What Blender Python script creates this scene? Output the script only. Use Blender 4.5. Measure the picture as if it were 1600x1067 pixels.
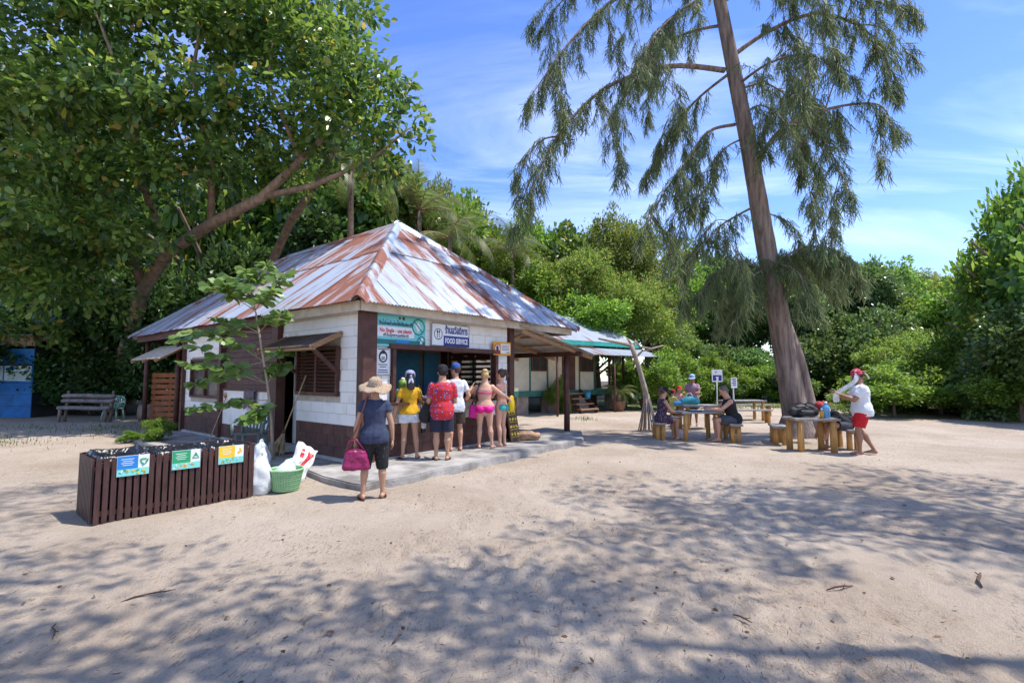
import bpy, bmesh, math, random
import numpy as np
from mathutils import Vector, Matrix, Euler
random.seed(7); RNG = np.random.default_rng(11)
R = math.radians
scene = bpy.context.scene
for o in list(bpy.data.objects): bpy.data.objects.remove(o)
COL = scene.collection

# ---------------------------------------------------------------- camera, sky, sun, exposure
FPX = 774.0; TH = R(4.03); CAMH = 1.6
cam_d = bpy.data.cameras.new('camera'); cam = bpy.data.objects.new('camera', cam_d); COL.objects.link(cam)
cam.location = (0, 0, CAMH); cam.rotation_euler = (R(90)+TH, 0, 0)
cam_d.sensor_width = 36; cam_d.lens = FPX/1600*36; cam_d.clip_end = 2000; cam_d.clip_start = 0.05
scene.camera = cam
SUN_AZ = R(92); SUN_EL = R(66)          # azimuth clockwise from +Y
sdir = Vector((math.sin(SUN_AZ)*math.cos(SUN_EL), math.cos(SUN_AZ)*math.cos(SUN_EL), math.sin(SUN_EL)))
sun_d = bpy.data.lights.new('sun', 'SUN'); sun_d.energy = 2.9; sun_d.angle = R(0.53); sun_d.color = (1, .955, .88)
sun = bpy.data.objects.new('sun', sun_d); COL.objects.link(sun)
sun.rotation_euler = sdir.to_track_quat('Z', 'Y').to_euler()
world = bpy.data.worlds.new('World'); scene.world = world; world.use_nodes = True
wn = world.node_tree.nodes; wl = world.node_tree.links; wn.clear()
wo = wn.new('ShaderNodeOutputWorld'); bg = wn.new('ShaderNodeBackground'); bg.inputs[1].default_value = 0.15
sky = wn.new('ShaderNodeTexSky'); sky.sky_type = 'NISHITA'; sky.sun_disc = False
sky.sun_elevation = SUN_EL; sky.sun_rotation = SUN_AZ; sky.air_density = 1.0; sky.dust_density = 0.1; sky.ozone_density = 3.5
tc = wn.new('ShaderNodeTexCoord'); sp = wn.new('ShaderNodeSeparateXYZ'); wl.new(tc.outputs['Generated'], sp.inputs[0])
def wmath(op, a, b):
    m = wn.new('ShaderNodeMath'); m.operation = op
    for i, v in enumerate((a, b)):
        if isinstance(v, (int, float)): m.inputs[i].default_value = v
        elif v is not None: wl.new(v, m.inputs[i])
    return m.outputs[0]
zz = wmath('ADD', wmath('MAXIMUM', sp.outputs[2], 0.0), 0.18)
cx = wmath('DIVIDE', sp.outputs[0], zz); cy = wmath('DIVIDE', sp.outputs[1], zz)
cmb = wn.new('ShaderNodeCombineXYZ'); wl.new(cx, cmb.inputs[0]); wl.new(cy, cmb.inputs[1])
mp = wn.new('ShaderNodeMapping'); mp.inputs['Rotation'].default_value = (0, 0, R(35)); mp.inputs['Scale'].default_value = (.55, 1.7, 1); mp.inputs['Location'].default_value = (1.3, .4, 0)
wl.new(cmb.outputs[0], mp.inputs[0])
n1 = wn.new('ShaderNodeTexNoise'); n1.inputs['Scale'].default_value = 1.3; n1.inputs['Detail'].default_value = 9; n1.inputs['Roughness'].default_value = .62; n1.inputs['Distortion'].default_value = .5
wl.new(mp.outputs[0], n1.inputs['Vector'])
n2 = wn.new('ShaderNodeTexNoise'); n2.inputs['Scale'].default_value = .55; n2.inputs['Detail'].default_value = 2; wl.new(cmb.outputs[0], n2.inputs['Vector'])
rmp = wn.new('ShaderNodeValToRGB'); rmp.color_ramp.elements[0].position = .44; rmp.color_ramp.elements[1].position = .80; wl.new(n1.outputs[0], rmp.inputs[0])
rm2 = wn.new('ShaderNodeValToRGB'); rm2.color_ramp.elements[0].position = .36; rm2.color_ramp.elements[1].position = .66; wl.new(n2.outputs[0], rm2.inputs[0])
cf = wmath('MULTIPLY', wmath('MULTIPLY', rmp.outputs[0], rm2.outputs[0]), .52)
mx = wn.new('ShaderNodeMixRGB'); wl.new(cf, mx.inputs[0]); hsv = wn.new('ShaderNodeHueSaturation'); hsv.inputs['Saturation'].default_value = 1.18; hsv.inputs['Value'].default_value = .88; hsv.inputs['Hue'].default_value = .516; wl.new(sky.outputs[0], hsv.inputs['Color']); wl.new(hsv.outputs[0], mx.inputs[1]); mx.inputs[2].default_value = (8.5, 9.0, 9.8, 1)
wl.new(mx.outputs[0], bg.inputs[0]); wl.new(bg.outputs[0], wo.inputs[0])
scene.view_settings.view_transform = 'Standard'; scene.view_settings.look = 'None'
scene.view_settings.exposure = 1.15; scene.view_settings.gamma = 1; scene.view_settings.use_curve_mapping = False

# ---------------------------------------------------------------- photo pixels -> directions
CF = Vector((0, math.cos(TH), math.sin(TH))); CU = Vector((0, -math.sin(TH), math.cos(TH))); CR = Vector((1, 0, 0)); C0 = Vector((0, 0, CAMH))
def ray(px, py): return CF + (px-800)/FPX*CR + (533.5-py)/FPX*CU
def G(px, py, z=0.0): r = ray(px, py); return C0 + r*((z-CAMH)/r.z)
def D(px, py, y): r = ray(px, py); return C0 + r*(y/r.y)

# ---------------------------------------------------------------- materials
MATS = {}
def mat(name, col, rough=.7, var=.15, scale=6.0, bump=0.0, bscale=40.0, spec=.4, col2=None, metal=0.0, stretch=None, lo=.35, hi=.65, transl=0.0):
    if name in MATS: return MATS[name]
    m = bpy.data.materials.new(name); m.use_nodes = True; nt = m.node_tree; N = nt.nodes; Lk = nt.links
    b = N['Principled BSDF']; b.inputs['Roughness'].default_value = rough; b.inputs['Specular IOR Level'].default_value = spec; b.inputs['Metallic'].default_value = metal
    t = N.new('ShaderNodeTexCoord'); mpn = N.new('ShaderNodeMapping'); Lk.new(t.outputs['Object'], mpn.inputs[0])
    if stretch: mpn.inputs['Scale'].default_value = stretch
    oi = N.new('ShaderNodeObjectInfo'); ad = N.new('ShaderNodeVectorMath'); ad.operation = 'ADD'
    ml = N.new('ShaderNodeMath'); ml.operation = 'MULTIPLY'; ml.inputs[1].default_value = 37.0; Lk.new(oi.outputs['Random'], ml.inputs[0])
    Lk.new(mpn.outputs[0], ad.inputs[0]); Lk.new(ml.outputs[0], ad.inputs[1])
    ns = N.new('ShaderNodeTexNoise'); ns.inputs['Scale'].default_value = scale; ns.inputs['Detail'].default_value = 6; ns.inputs['Roughness'].default_value = .6
    Lk.new(ad.outputs[0], ns.inputs['Vector'])
    rp = N.new('ShaderNodeValToRGB'); e = rp.color_ramp.elements; e[0].position = lo; e[1].position = hi
    c = Vector(col[:3])
    if col2 is None: a, bb = c*(1-var), c*(1+var)
    else: a, bb = c, Vector(col2[:3])
    e[0].color = (*[max(0, x) for x in a], 1); e[1].color = (*[min(1, x) for x in bb], 1)
    Lk.new(ns.outputs[0], rp.inputs[0]); Lk.new(rp.outputs[0], b.inputs['Base Color'])
    if bump > 0:
        n2 = N.new('ShaderNodeTexNoise'); n2.inputs['Scale'].default_value = bscale; n2.inputs['Detail'].default_value = 5; Lk.new(ad.outputs[0], n2.inputs['Vector'])
        bp = N.new('ShaderNodeBump'); bp.inputs['Strength'].default_value = bump; bp.inputs['Distance'].default_value = .02; Lk.new(n2.outputs[0], bp.inputs['Height']); Lk.new(bp.outputs[0], b.inputs['Normal'])
    MATS[name] = m; return m
def leafmat(name, dark, mid, light, rough=.42, transl=.35, spec=.5, yellow=None):
    if name in MATS: return MATS[name]
    m = bpy.data.materials.new(name); m.use_nodes = True; nt = m.node_tree; N = nt.nodes; Lk = nt.links
    b = N['Principled BSDF']; b.inputs['Roughness'].default_value = rough; b.inputs['Specular IOR Level'].default_value = spec
    g = N.new('ShaderNodeNewGeometry'); rp = N.new('ShaderNodeValToRGB'); e = rp.color_ramp.elements
    e[0].color = (*dark, 1); e[1].color = (*light, 1); e[1].position = .95; k = e.new(.5); k.color = (*mid, 1)
    if yellow: k = e.new(.992); k.color = (*yellow, 1)
    Lk.new(g.outputs['Random Per Island'], rp.inputs[0])
    oi = N.new('ShaderNodeObjectInfo'); hs = N.new('ShaderNodeHueSaturation')
    mr = N.new('ShaderNodeMapRange'); mr.inputs[3].default_value = .75; mr.inputs[4].default_value = 1.25; Lk.new(oi.outputs['Random'], mr.inputs[0]); Lk.new(mr.outputs[0], hs.inputs['Value'])
    mh = N.new('ShaderNodeMapRange'); mh.inputs[3].default_value = .485; mh.inputs[4].default_value = .515; Lk.new(oi.outputs['Random'], mh.inputs[0]); Lk.new(mh.outputs[0], hs.inputs['Hue'])
    Lk.new(rp.outputs[0], hs.inputs['Color']); Lk.new(hs.outputs[0], b.inputs['Base Color'])
    if transl:
        tr = N.new('ShaderNodeBsdfTranslucent'); ms = N.new('ShaderNodeMixShader'); ms.inputs[0].default_value = transl
        h2 = N.new('ShaderNodeHueSaturation'); h2.inputs['Value'].default_value = 1.9; h2.inputs['Hue'].default_value = .48; Lk.new(hs.outputs[0], h2.inputs['Color']); Lk.new(h2.outputs[0], tr.inputs[0])
        Lk.new(b.outputs[0], ms.inputs[1]); Lk.new(tr.outputs[0], ms.inputs[2]); Lk.new(ms.outputs[0], N['Material Output'].inputs[0])
    MATS[name] = m; return m
def rustmat(name, galv=(.42,.475,.55), rust=(.19,.064,.045), lo=.47, hi=.6, seed=0):
    if name in MATS: return MATS[name]
    m = bpy.data.materials.new(name); m.use_nodes = True; nt = m.node_tree; N = nt.nodes; Lk = nt.links
    b = N['Principled BSDF']; b.inputs['Specular IOR Level'].default_value = .5
    t = N.new('ShaderNodeTexCoord'); oi = N.new('ShaderNodeObjectInfo')
    ml = N.new('ShaderNodeMath'); ml.operation = 'MULTIPLY'; ml.inputs[1].default_value = 0.35; Lk.new(oi.outputs['Random'], ml.inputs[0])
    ad = N.new('ShaderNodeVectorMath'); ad.operation = 'ADD'; Lk.new(t.outputs['Object'], ad.inputs[0]); Lk.new(ml.outputs[0], ad.inputs[1])
    mp_ = N.new('ShaderNodeMapping'); mp_.inputs['Scale'].default_value = (2.6, .40, 1); Lk.new(ad.outputs[0], mp_.inputs[0])
    n_ = N.new('ShaderNodeTexNoise'); n_.inputs['Scale'].default_value = 1.1; n_.inputs['Detail'].default_value = 8; n_.inputs['Roughness'].default_value = .62; Lk.new(mp_.outputs[0], n_.inputs['Vector'])
    ob = N.new('ShaderNodeMath'); ob.operation = 'MULTIPLY_ADD'; ob.inputs[1].default_value = .16; ob.inputs[2].default_value = -.08; Lk.new(oi.outputs['Random'], ob.inputs[0])
    sm = N.new('ShaderNodeMath'); sm.operation = 'ADD'; Lk.new(n_.outputs[0], sm.inputs[0]); Lk.new(ob.outputs[0], sm.inputs[1])
    rp = N.new('ShaderNodeValToRGB'); e = rp.color_ramp.elements; e[0].position = lo; e[1].position = hi
    e[0].color = (0, 0, 0, 1); e[1].color = (1, 1, 1, 1); Lk.new(sm.outputs[0], rp.inputs[0])
    n3 = N.new('ShaderNodeTexNoise'); n3.inputs['Scale'].default_value = 9; n3.inputs['Detail'].default_value = 4; Lk.new(mp_.outputs[0], n3.inputs['Vector'])
    r3 = N.new('ShaderNodeValToRGB'); r3.color_ramp.elements[0].color = (*[x*.6 for x in rust], 1); r3.color_ramp.elements[1].color = (min(1, rust[0]*1.7), rust[1]*1.9, rust[2]*1.6, 1); Lk.new(n3.outputs[0], r3.inputs[0])
    r4 = N.new('ShaderNodeValToRGB'); r4.color_ramp.elements[0].color = (*[x*.75 for x in galv], 1); r4.color_ramp.elements[1].color = (*[min(1, x*1.25) for x in galv], 1); Lk.new(n3.outputs[0], r4.inputs[0])
    mx_ = N.new('ShaderNodeMixRGB'); Lk.new(rp.outputs[0], mx_.inputs[0]); Lk.new(r4.outputs[0], mx_.inputs[1]); Lk.new(r3.outputs[0], mx_.inputs[2]); Lk.new(mx_.outputs[0], b.inputs['Base Color'])
    mr = N.new('ShaderNodeMapRange'); mr.inputs[3].default_value = .42; mr.inputs[4].default_value = .85; Lk.new(rp.outputs[0], mr.inputs[0]); Lk.new(mr.outputs[0], b.inputs['Roughness'])
    mm = N.new('ShaderNodeMapRange'); mm.inputs[3].default_value = .35; mm.inputs[4].default_value = 0; Lk.new(rp.outputs[0], mm.inputs[0]); Lk.new(mm.outputs[0], b.inputs['Metallic'])
    MATS[name] = m; return m

M_white = mat('white_paint', (.60,.55,.47), .75, .07, 2.2, .35, 50, col2=(.78,.76,.72), lo=.22, hi=.46)
M_brown = mat('brown_paint', (.085,.033,.024), .6, .3, 4, .3, 50)
M_brownblock = mat('brown_block_paint', (.10,.045,.035), .7, .3, 4, .35, 50)
M_mortar = mat('mortar', (.42,.37,.31), .9, .15, 12)
M_mortarb = mat('mortar_brown', (.06,.028,.022), .9, .15, 12)
M_wood = mat('raw_wood', (.33,.19,.10), .75, .25, 5, .3, 40, stretch=(1,8,8))
M_cream = mat('cream_board', (.55,.46,.36), .8, .18, 4, .3, 40)
M_conc = mat('concrete', (.33,.31,.29), .9, .3, 2.2, .5, 30, col2=(.50,.48,.45))
M_dark = mat('dark_interior', (.03,.025,.022), .8, .3, 3)
M_black = mat('black_plastic', (.012,.012,.014), .3, .3, 8, .4, 14)
M_orange = mat('orange_stain', (.36,.11,.035), .6, .25, 5, .2, 30)
M_honey = mat('honey_log', (.48,.25,.075), .55, .25, 5, .3, 20, stretch=(6,6,1))
M_top = mat('weathered_top', (.30,.27,.25), .7, .25, 6, .3, 30)
M_bark = mat('bark_brown', (.20,.145,.11), .9, .35, 6, .9, 18, stretch=(1,1,.35))
M_barkc = mat('casuarina_bark', (.11,.08,.065), .9, .4, 5, 1.0, 14, stretch=(2.2,2.2,.3), col2=(.30,.225,.185))
M_barkd = mat('bark_dark', (.22,.155,.11), .9, .35, 6, .9, 18, stretch=(1,1,.35))
M_dead = mat('dead_wood', (.36,.28,.22), .85, .2, 7, .5, 25)
M_steel = mat('steel_grey', (.35,.36,.37), .4, .1, 5, metal=.6)
RUST = rustmat('rusty_corrugated_sheet', lo=.44, hi=.57); RUSTH = rustmat('hip_cap_sheet', lo=.46, hi=.56); GALV = rustmat('old_galvanised', galv=(.42,.46,.50), lo=.56, hi=.68)

# ---------------------------------------------------------------- object helpers
def tag(o, label=None, cat=None, group=None, kind=None):
    if label: o['label'] = label
    if cat: o['category'] = cat
    if group: o['group'] = group
    if kind: o['kind'] = kind
    return o
def thing(name, label, cat, loc=(0,0,0), rz=0.0, group=None):
    o = bpy.data.objects.new(name, None); COL.objects.link(o); o.empty_display_size = .2
    o.location = loc; o.rotation_euler = (0, 0, rz); return tag(o, label, cat, group)
def link(name, me, m=None, parent=None, loc=None, rot=None):
    o = bpy.data.objects.new(name, me); COL.objects.link(o); o.parent = parent
    if m is not None and not me.materials: me.materials.append(m)
    if loc is not None: o.location = loc
    if rot is not None: o.rotation_euler = rot
    return o
def np_mesh(name, V, F, smooth=False):
    V = np.asarray(V, np.float32); F = np.asarray(F, np.int32); me = bpy.data.meshes.new(name)
    me.vertices.add(len(V)); me.vertices.foreach_set('co', V.ravel())
    k = F.shape[1]; me.loops.add(F.size); me.loops.foreach_set('vertex_index', F.ravel())
    me.polygons.add(len(F)); me.polygons.foreach_set('loop_start', np.arange(len(F), dtype=np.int32)*k)
    try: me.polygons.foreach_set('loop_total', np.full(len(F), k, np.int32))
    except Exception: pass
    if smooth: me.polygons.foreach_set('use_smooth', np.ones(len(F), bool))
    me.update(calc_edges=True); me.validate(); return me
class MB:
    def __init__(s): s.v = []; s.f = []; s.sm = []
    def add(s, vs, fs, smooth=False):
        b = len(s.v); s.v += [tuple(v) for v in vs]; s.f += [tuple(i+b for i in f) for f in fs]; s.sm += [smooth]*len(fs); return s
    def box(s, c, d, rot=None, taper=1.0):
        c = Vector(c); hx, hy, hz = d[0]/2, d[1]/2, d[2]/2; M_ = rot if rot is not None else Matrix.Identity(3)
        if isinstance(M_, (tuple, list)): M_ = Euler(M_).to_matrix()
        vs = [c + M_ @ Vector((x*hx*(taper if z > 0 else 1), y*hy*(taper if z > 0 else 1), z*hz)) for z in (-1, 1) for y in (-1, 1) for x in (-1, 1)]
        return s.add(vs, [(0,2,3,1),(4,5,7,6),(0,1,5,4),(2,6,7,3),(0,4,6,2),(1,3,7,5)])
    def bar(s, a, b, w, h=None):      # box-section bar from a to b
        a = Vector(a); b = Vector(b); h = h or w; d = (b-a).normalized(); up = Vector((0,0,1)) if abs(d.z) < .95 else Vector((0,1,0))
        x = d.cross(up).normalized(); y = x.cross(d).normalized()
        vs = [p + x*sx*w/2 + y*sy*h/2 for p in (a, b) for sx, sy in ((-1,-1),(1,-1),(1,1),(-1,1))]
        return s.add(vs, [(3,2,1,0),(4,5,6,7),(0,1,5,4),(1,2,6,5),(2,3,7,6),(3,0,4,7)])
    def tube(s, pts, rad, n=10, cap='flat', side=None, smooth=True):
        pts = [Vector(p) for p in pts]; k = len(pts)
        rad = [r if isinstance(r, (tuple, list)) else (r, r) for r in (rad if isinstance(rad, (list, tuple)) and len(rad) == k else [rad]*k)]
        T = [(pts[min(i+1, k-1)]-pts[max(i-1, 0)]).normalized() for i in range(k)]
        ref = Vector(side) if side is not None else (Vector((1,0,0)) if abs(T[0].x) < .8 else Vector((0,1,0)))
        rings = []
        if cap == 'round':
            for a in (78, 52, 26): rings.append((pts[0]-T[0]*math.sin(R(a))*min(rad[0]), T[0], (rad[0][0]*math.cos(R(a)), rad[0][1]*math.cos(R(a)))))
        for p, t, r in zip(pts, T, rad): rings.append((p, t, r))
        if cap == 'round':
            for a in (26, 52, 78): rings.append((pts[-1]+T[-1]*math.sin(R(a))*min(rad[-1]), T[-1], (rad[-1][0]*math.cos(R(a)), rad[-1][1]*math.cos(R(a)))))
        vs = []; x = ref
        for p, t, r in rings:
            x = (x - t*x.dot(t)); x = x.normalized() if x.length > 1e-5 else t.orthogonal().normalized(); y = t.cross(x)
            for i in range(n):
                a = 2*math.pi*i/n; vs.append(p + x*math.cos(a)*r[0] + y*math.sin(a)*r[1])
        fs = []; m_ = len(rings)
        for j in range(m_-1):
            for i in range(n): fs.append((j*n+i, j*n+(i+1)%n, (j+1)*n+(i+1)%n, (j+1)*n+i))
        s.add(vs, fs, smooth); b = len(s.v)-len(vs)
        s.f += [tuple(b+i for i in reversed(range(n))), tuple(b+(m_-1)*n+i for i in range(n))]; s.sm += [False, False]; return s
    def ell(s, c, r, n=14, m=9, rot=None):
        c = Vector(c); M_ = Euler(rot).to_matrix() if rot is not None else Matrix.Identity(3); vs = [c + M_ @ Vector((0,0,-r[2]))]
        for j in range(1, m):
            a = -math.pi/2 + math.pi*j/m
            for i in range(n): t = 2*math.pi*i/n; vs.append(c + M_ @ Vector((r[0]*math.cos(a)*math.cos(t), r[1]*math.cos(a)*math.sin(t), r[2]*math.sin(a))))
        vs.append(c + M_ @ Vector((0,0,r[2]))); fs = []
        for i in range(n): fs.append((0, 1+(i+1)%n, 1+i)); fs.append((len(vs)-1, 1+(m-2)*n+i, 1+(m-2)*n+(i+1)%n))
        for j in range(m-2):
            for i in range(n): fs.append((1+j*n+i, 1+j*n+(i+1)%n, 1+(j+1)*n+(i+1)%n, 1+(j+1)*n+i))
        return s.add(vs, fs, True)
    def lathe(s, prof, n=24, c=(0,0,0), smooth=True):
        c = Vector(c); vs = []; fs = []
        for r, z in prof:
            for i in range(n): a = 2*math.pi*i/n; vs.append(c+Vector((r*math.cos(a), r*math.sin(a), z)))
        for j in range(len(prof)-1):
            for i in range(n): fs.append((j*n+i, j*n+(i+1)%n, (j+1)*n+(i+1)%n, (j+1)*n+i))
        return s.add(vs, fs, smooth)
    def poly(s, pts, thick, axis=(0,1,0)):   # extruded polygon
        ax = Vector(axis)*thick; n = len(pts); vs = [Vector(p) for p in pts]+[Vector(p)+ax for p in pts]
        return s.add(vs, [tuple(range(n)), tuple(reversed(range(n, 2*n)))]+[((i+1)%n, i, n+i, n+(i+1)%n) for i in range(n)])
    def mesh(s, name='m'):
        me = bpy.data.meshes.new(name); me.from_pydata(s.v, [], s.f); me.polygons.foreach_set('use_smooth', s.sm); me.update(); return me
    def build(s, name, m, parent=None, loc=None, rot=None): return link(name, s.mesh(name), m, parent, loc, rot)
BOXC = {}
def boxpart(name, c, d, m, parent, rot=None):      # shares mesh data between pieces of one size
    key = (round(d[0], 3), round(d[1], 3), round(d[2], 3), m.name)
    if key not in BOXC: BOXC[key] = MB().box((0,0,0), d).mesh('piece'); BOXC[key].materials.append(m)
    return link(name, BOXC[key], None, parent, c, rot)
def copy_tree(o, parent=None):
    c = o.copy(); COL.objects.link(c); c.parent = parent
    for ch in list(o.children): copy_tree(ch, c)
    return c
def text(s, size, m, parent, loc, width=None, depth=.002, rot=(R(90), 0, 0), name='lettering', bold=0.0, align='CENTER'):
    cu = bpy.data.curves.new('t', 'FONT'); cu.body = s; cu.size = size; cu.align_x = align; cu.align_y = 'CENTER'; cu.extrude = depth/2; cu.offset = bold; cu.resolution_u = 3
    o = bpy.data.objects.new('t', cu); COL.objects.link(o); dg = bpy.context.evaluated_depsgraph_get(); dg.update()
    me = bpy.data.meshes.new_from_object(o.evaluated_get(dg)); bpy.data.objects.remove(o); bpy.data.curves.remove(cu)
    p = link(name, me, m, parent, loc, rot); me.materials.clear(); me.materials.append(m)
    if width and len(me.vertices):
        xs = [v.co.x for v in me.vertices]; w = max(xs)-min(xs); k = width/w if w > 0 else 1
        p.scale = (k, 1, 1)
    return p
def vnoise(x, y, seed=0):            # numpy value noise
    r = np.random.default_rng(seed).random((256, 256)); xi = np.floor(x).astype(int); yi = np.floor(y).astype(int); fx = x-xi; fy = y-yi
    fx = fx*fx*(3-2*fx); fy = fy*fy*(3-2*fy); g = lambda a, b: r[a & 255, b & 255]
    return (g(xi,yi)*(1-fx)+g(xi+1,yi)*fx)*(1-fy)+(g(xi,yi+1)*(1-fx)+g(xi+1,yi+1)*fx)*fy

# ================================================================ GROUND
def sandmat():
    m = bpy.data.materials.new('sand'); m.use_nodes = True; N = m.node_tree.nodes; Lk = m.node_tree.links; b = N['Principled BSDF']
    b.inputs['Roughness'].default_value = .95; b.inputs['Specular IOR Level'].default_value = .15
    t = N.new('ShaderNodeTexCoord')
    def noise(sc, det=5, rough=.6, v=None):
        n = N.new('ShaderNodeTexNoise'); n.inputs['Scale'].default_value = sc; n.inputs['Detail'].default_value = det; n.inputs['Roughness'].default_value = rough; Lk.new(v or t.outputs['Object'], n.inputs['Vector']); return n
    def ramp(src, p0, c0, p1, c1):
        r = N.new('ShaderNodeValToRGB'); r.color_ramp.elements[0].position = p0; r.color_ramp.elements[1].position = p1; r.color_ramp.elements[0].color = (*c0, 1); r.color_ramp.elements[1].color = (*c1, 1); Lk.new(src, r.inputs[0]); return r
    a = ramp(noise(.45, 6).outputs[0], .35, (.50,.395,.295), .62, (.65,.54,.425))
    g = ramp(noise(90, 3, .8).outputs[0], .30, (.62,.62,.62), .60, (1.06,1.06,1.06))
    mu = N.new('ShaderNodeMixRGB'); mu.blend_type = 'MULTIPLY'; mu.inputs[0].default_value = .55; Lk.new(a.outputs[0], mu.inputs[1]); Lk.new(g.outputs[0], mu.inputs[2])
    # dead casuarina needles and debris lying in drifts
    mp_ = N.new('ShaderNodeMapping'); mp_.inputs['Scale'].default_value = (1, .35, 1); mp_.inputs['Rotation'].default_value = (0, 0, R(-25)); Lk.new(t.outputs['Object'], mp_.inputs[0])
    nd = ramp(noise(38, 4, .75, mp_.outputs[0]).outputs[0], .53, (0,0,0), .66, (1,1,1)); dr = ramp(noise(.8, 5, .65).outputs[0], .36, (0,0,0), .58, (1,1,1))
    mm = N.new('ShaderNodeMath'); mm.operation = 'MULTIPLY'; Lk.new(nd.outputs[0], mm.inputs[0]); Lk.new(dr.outputs[0], mm.inputs[1])
    m2 = N.new('ShaderNodeMath'); m2.operation = 'MULTIPLY'; m2.inputs[1].default_value = .75; Lk.new(mm.outputs[0], m2.inputs[0])
    m3 = N.new('ShaderNodeMixRGB'); m3.inputs[2].default_value = (.17,.105,.065, 1); Lk.new(m2.outputs[0], m3.inputs[0]); Lk.new(mu.outputs[0], m3.inputs[1])
    Lk.new(m3.outputs[0], b.inputs['Base Color'])
    h = N.new('ShaderNodeMath'); h.operation = 'ADD'; Lk.new(noise(22, 6, .7).outputs[0], h.inputs[0]); Lk.new(noise(130, 2, .7).outputs[0], h.inputs[1])
    bp = N.new('ShaderNodeBump'); bp.inputs['Strength'].default_value = .8; bp.inputs['Distance'].default_value = .045; Lk.new(h.outputs[0], bp.inputs['Height']); Lk.new(bp.outputs[0], b.inputs['Normal'])
    return m
nr, na = 430, 420
rr = np.concatenate([[0], .8*np.exp(np.linspace(0, math.log(700/.8), nr-1))])
# finer angular spacing toward the view
au = np.linspace(0, 1, na, endpoint=False); ang = 2*np.pi*au; ang = ang + .55*np.sin(2*ang - np.pi)*0 + .62*np.sin(ang)   # dense round angle pi
ang = ang - np.pi + np.pi/2
RRg, AAg = np.meshgrid(rr, ang, indexing='ij'); X = RRg*np.cos(AAg); Y = RRg*np.sin(AAg)
Zg = .035*(vnoise(X*.35+50, Y*.35+50, 1)-.5) + .035*(vnoise(X*1.3+9, Y*1.3+80, 2)-.5) + .034*(vnoise(X*3.1+9, Y*3.1+30, 3)-.5) + .013*(vnoise(X*7+9, Y*7+30, 4)-.5)
fade = np.clip(1-(RRg-25)/40, .15, 1); Zg *= fade
frng = np.random.default_rng(5)
def dents(n, xr, yr, seed):
    q = np.random.default_rng(seed)
    for _ in range(n):
        x0 = q.uniform(*xr); y0 = q.uniform(*yr); a = q.uniform(0, math.pi); L_ = q.uniform(.10, .16); W_ = L_*.42; dp = q.uniform(.010, .027)
        m = (abs(X-x0) < .4) & (abs(Y-y0) < .4)
        if not m.any(): continue
        dx = X[m]-x0; dy = Y[m]-y0; u = (dx*math.cos(a)+dy*math.sin(a))/L_; v = (-dx*math.sin(a)+dy*math.cos(a))/W_; d = u*u+v*v
        Zg[m] += -dp*np.exp(-d*1.2) + dp*.55*np.exp(-(np.sqrt(d)-1.5)**2*4)
dents(420, (-1, 7), (2.2, 8), 1); dents(200, (-6, 6), (1.2, 7), 2); dents(240, (-2, 10), (7, 14), 3); dents(60, (-10, -3), (8, 16), 4)
Zg -= .012
idx = np.arange(nr*na).reshape(nr, na); a0 = idx[:-1]; a1 = idx[1:]
F = np.stack([a0, a1, np.roll(a1, -1, 1), np.roll(a0, -1, 1)], -1).reshape(-1, 4)
gm = np_mesh('ground', np.stack([X, Y, Zg], -1).reshape(-1, 3), F, True); bmm = bmesh.new(); bmm.from_mesh(gm); bmesh.ops.remove_doubles(bmm, verts=bmm.verts[:na], dist=1e-4)
bmesh.ops.recalc_face_normals(bmm, faces=bmm.faces[:]); bmm.normal_update()
if sum(f.normal.z for f in list(bmm.faces)[:2000]) < 0: bmesh.ops.reverse_faces(bmm, faces=bmm.faces[:])
bmm.to_mesh(gm); bmm.free()
ground = link('ground', gm, sandmat()); tag(ground, kind='structure')

M_lawn = mat('lawn_soil', (.10,.14,.04), .95, .3, 3, .4, 30, col2=(.22,.22,.09))
def sheet(name, pts, z, m, kind='structure'):
    o = MB().add([(p[0], p[1], z) for p in pts], [tuple(range(len(pts)))]).build(name, m); tag(o, kind=kind); return o
lawn_pts = [G(985, 642), G(1120, 633), G(1330, 640), G(1620, 640), (60, 48, 0), (-4, 48, 0), G(800, 640)]
sheet('lawn', lawn_pts, .022, M_lawn)
def blades(name, pts_fn, n, hmin, hmax, w, m, lean=.5):
    P = np.array([pts_fn() for _ in range(n)]); a = RNG.uniform(0, 2*np.pi, n); h = RNG.uniform(hmin, hmax, n)
    sx = np.stack([np.cos(a), np.sin(a), 0*a], -1)*w; le = np.stack([np.cos(a+1.5), np.sin(a+1.5), 0*a], -1)*(h*lean*RNG.uniform(.2, 1, n))[:, None]
    V = np.stack([P-sx, P+sx, P+le+np.array([0,0,1])*h[:, None]], 1).reshape(-1, 3)
    o = link(name, np_mesh(name, V, np.arange(3*n).reshape(n, 3)), m); return o
M_floor = mat('leaf_litter_floor', (.05,.035,.022), .95, .4, 3, .5, 20, col2=(.12,.085,.05))
sheet('forest_floor', [(-60, 20.3, 0), (-14, 20.8, 0), (-8, 24, 0), (-2, 30, 0), (12, 36, 0), (26, 35, 0), (21, 27, 0), (20, 20.5, 0), (22, 15, 0), (60, 8, 0), (120, 160, 0), (-120, 160, 0)], .030, M_floor)
M_grass = leafmat('grass_blade', (.05,.09,.015), (.10,.16,.03), (.22,.26,.07), .6, .3)
def lawn_pt():
    while True:
        px = random.uniform(985, 1600); py = random.uniform(608, 640)
        g = G(px, py)
        if g.y < 47: return (g.x, g.y, .02)
tag(blades('grass', lawn_pt, 9000, .05, .16, .018, M_grass), 'short green grass along the edge of the sand', 'grass', kind='stuff')

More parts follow.
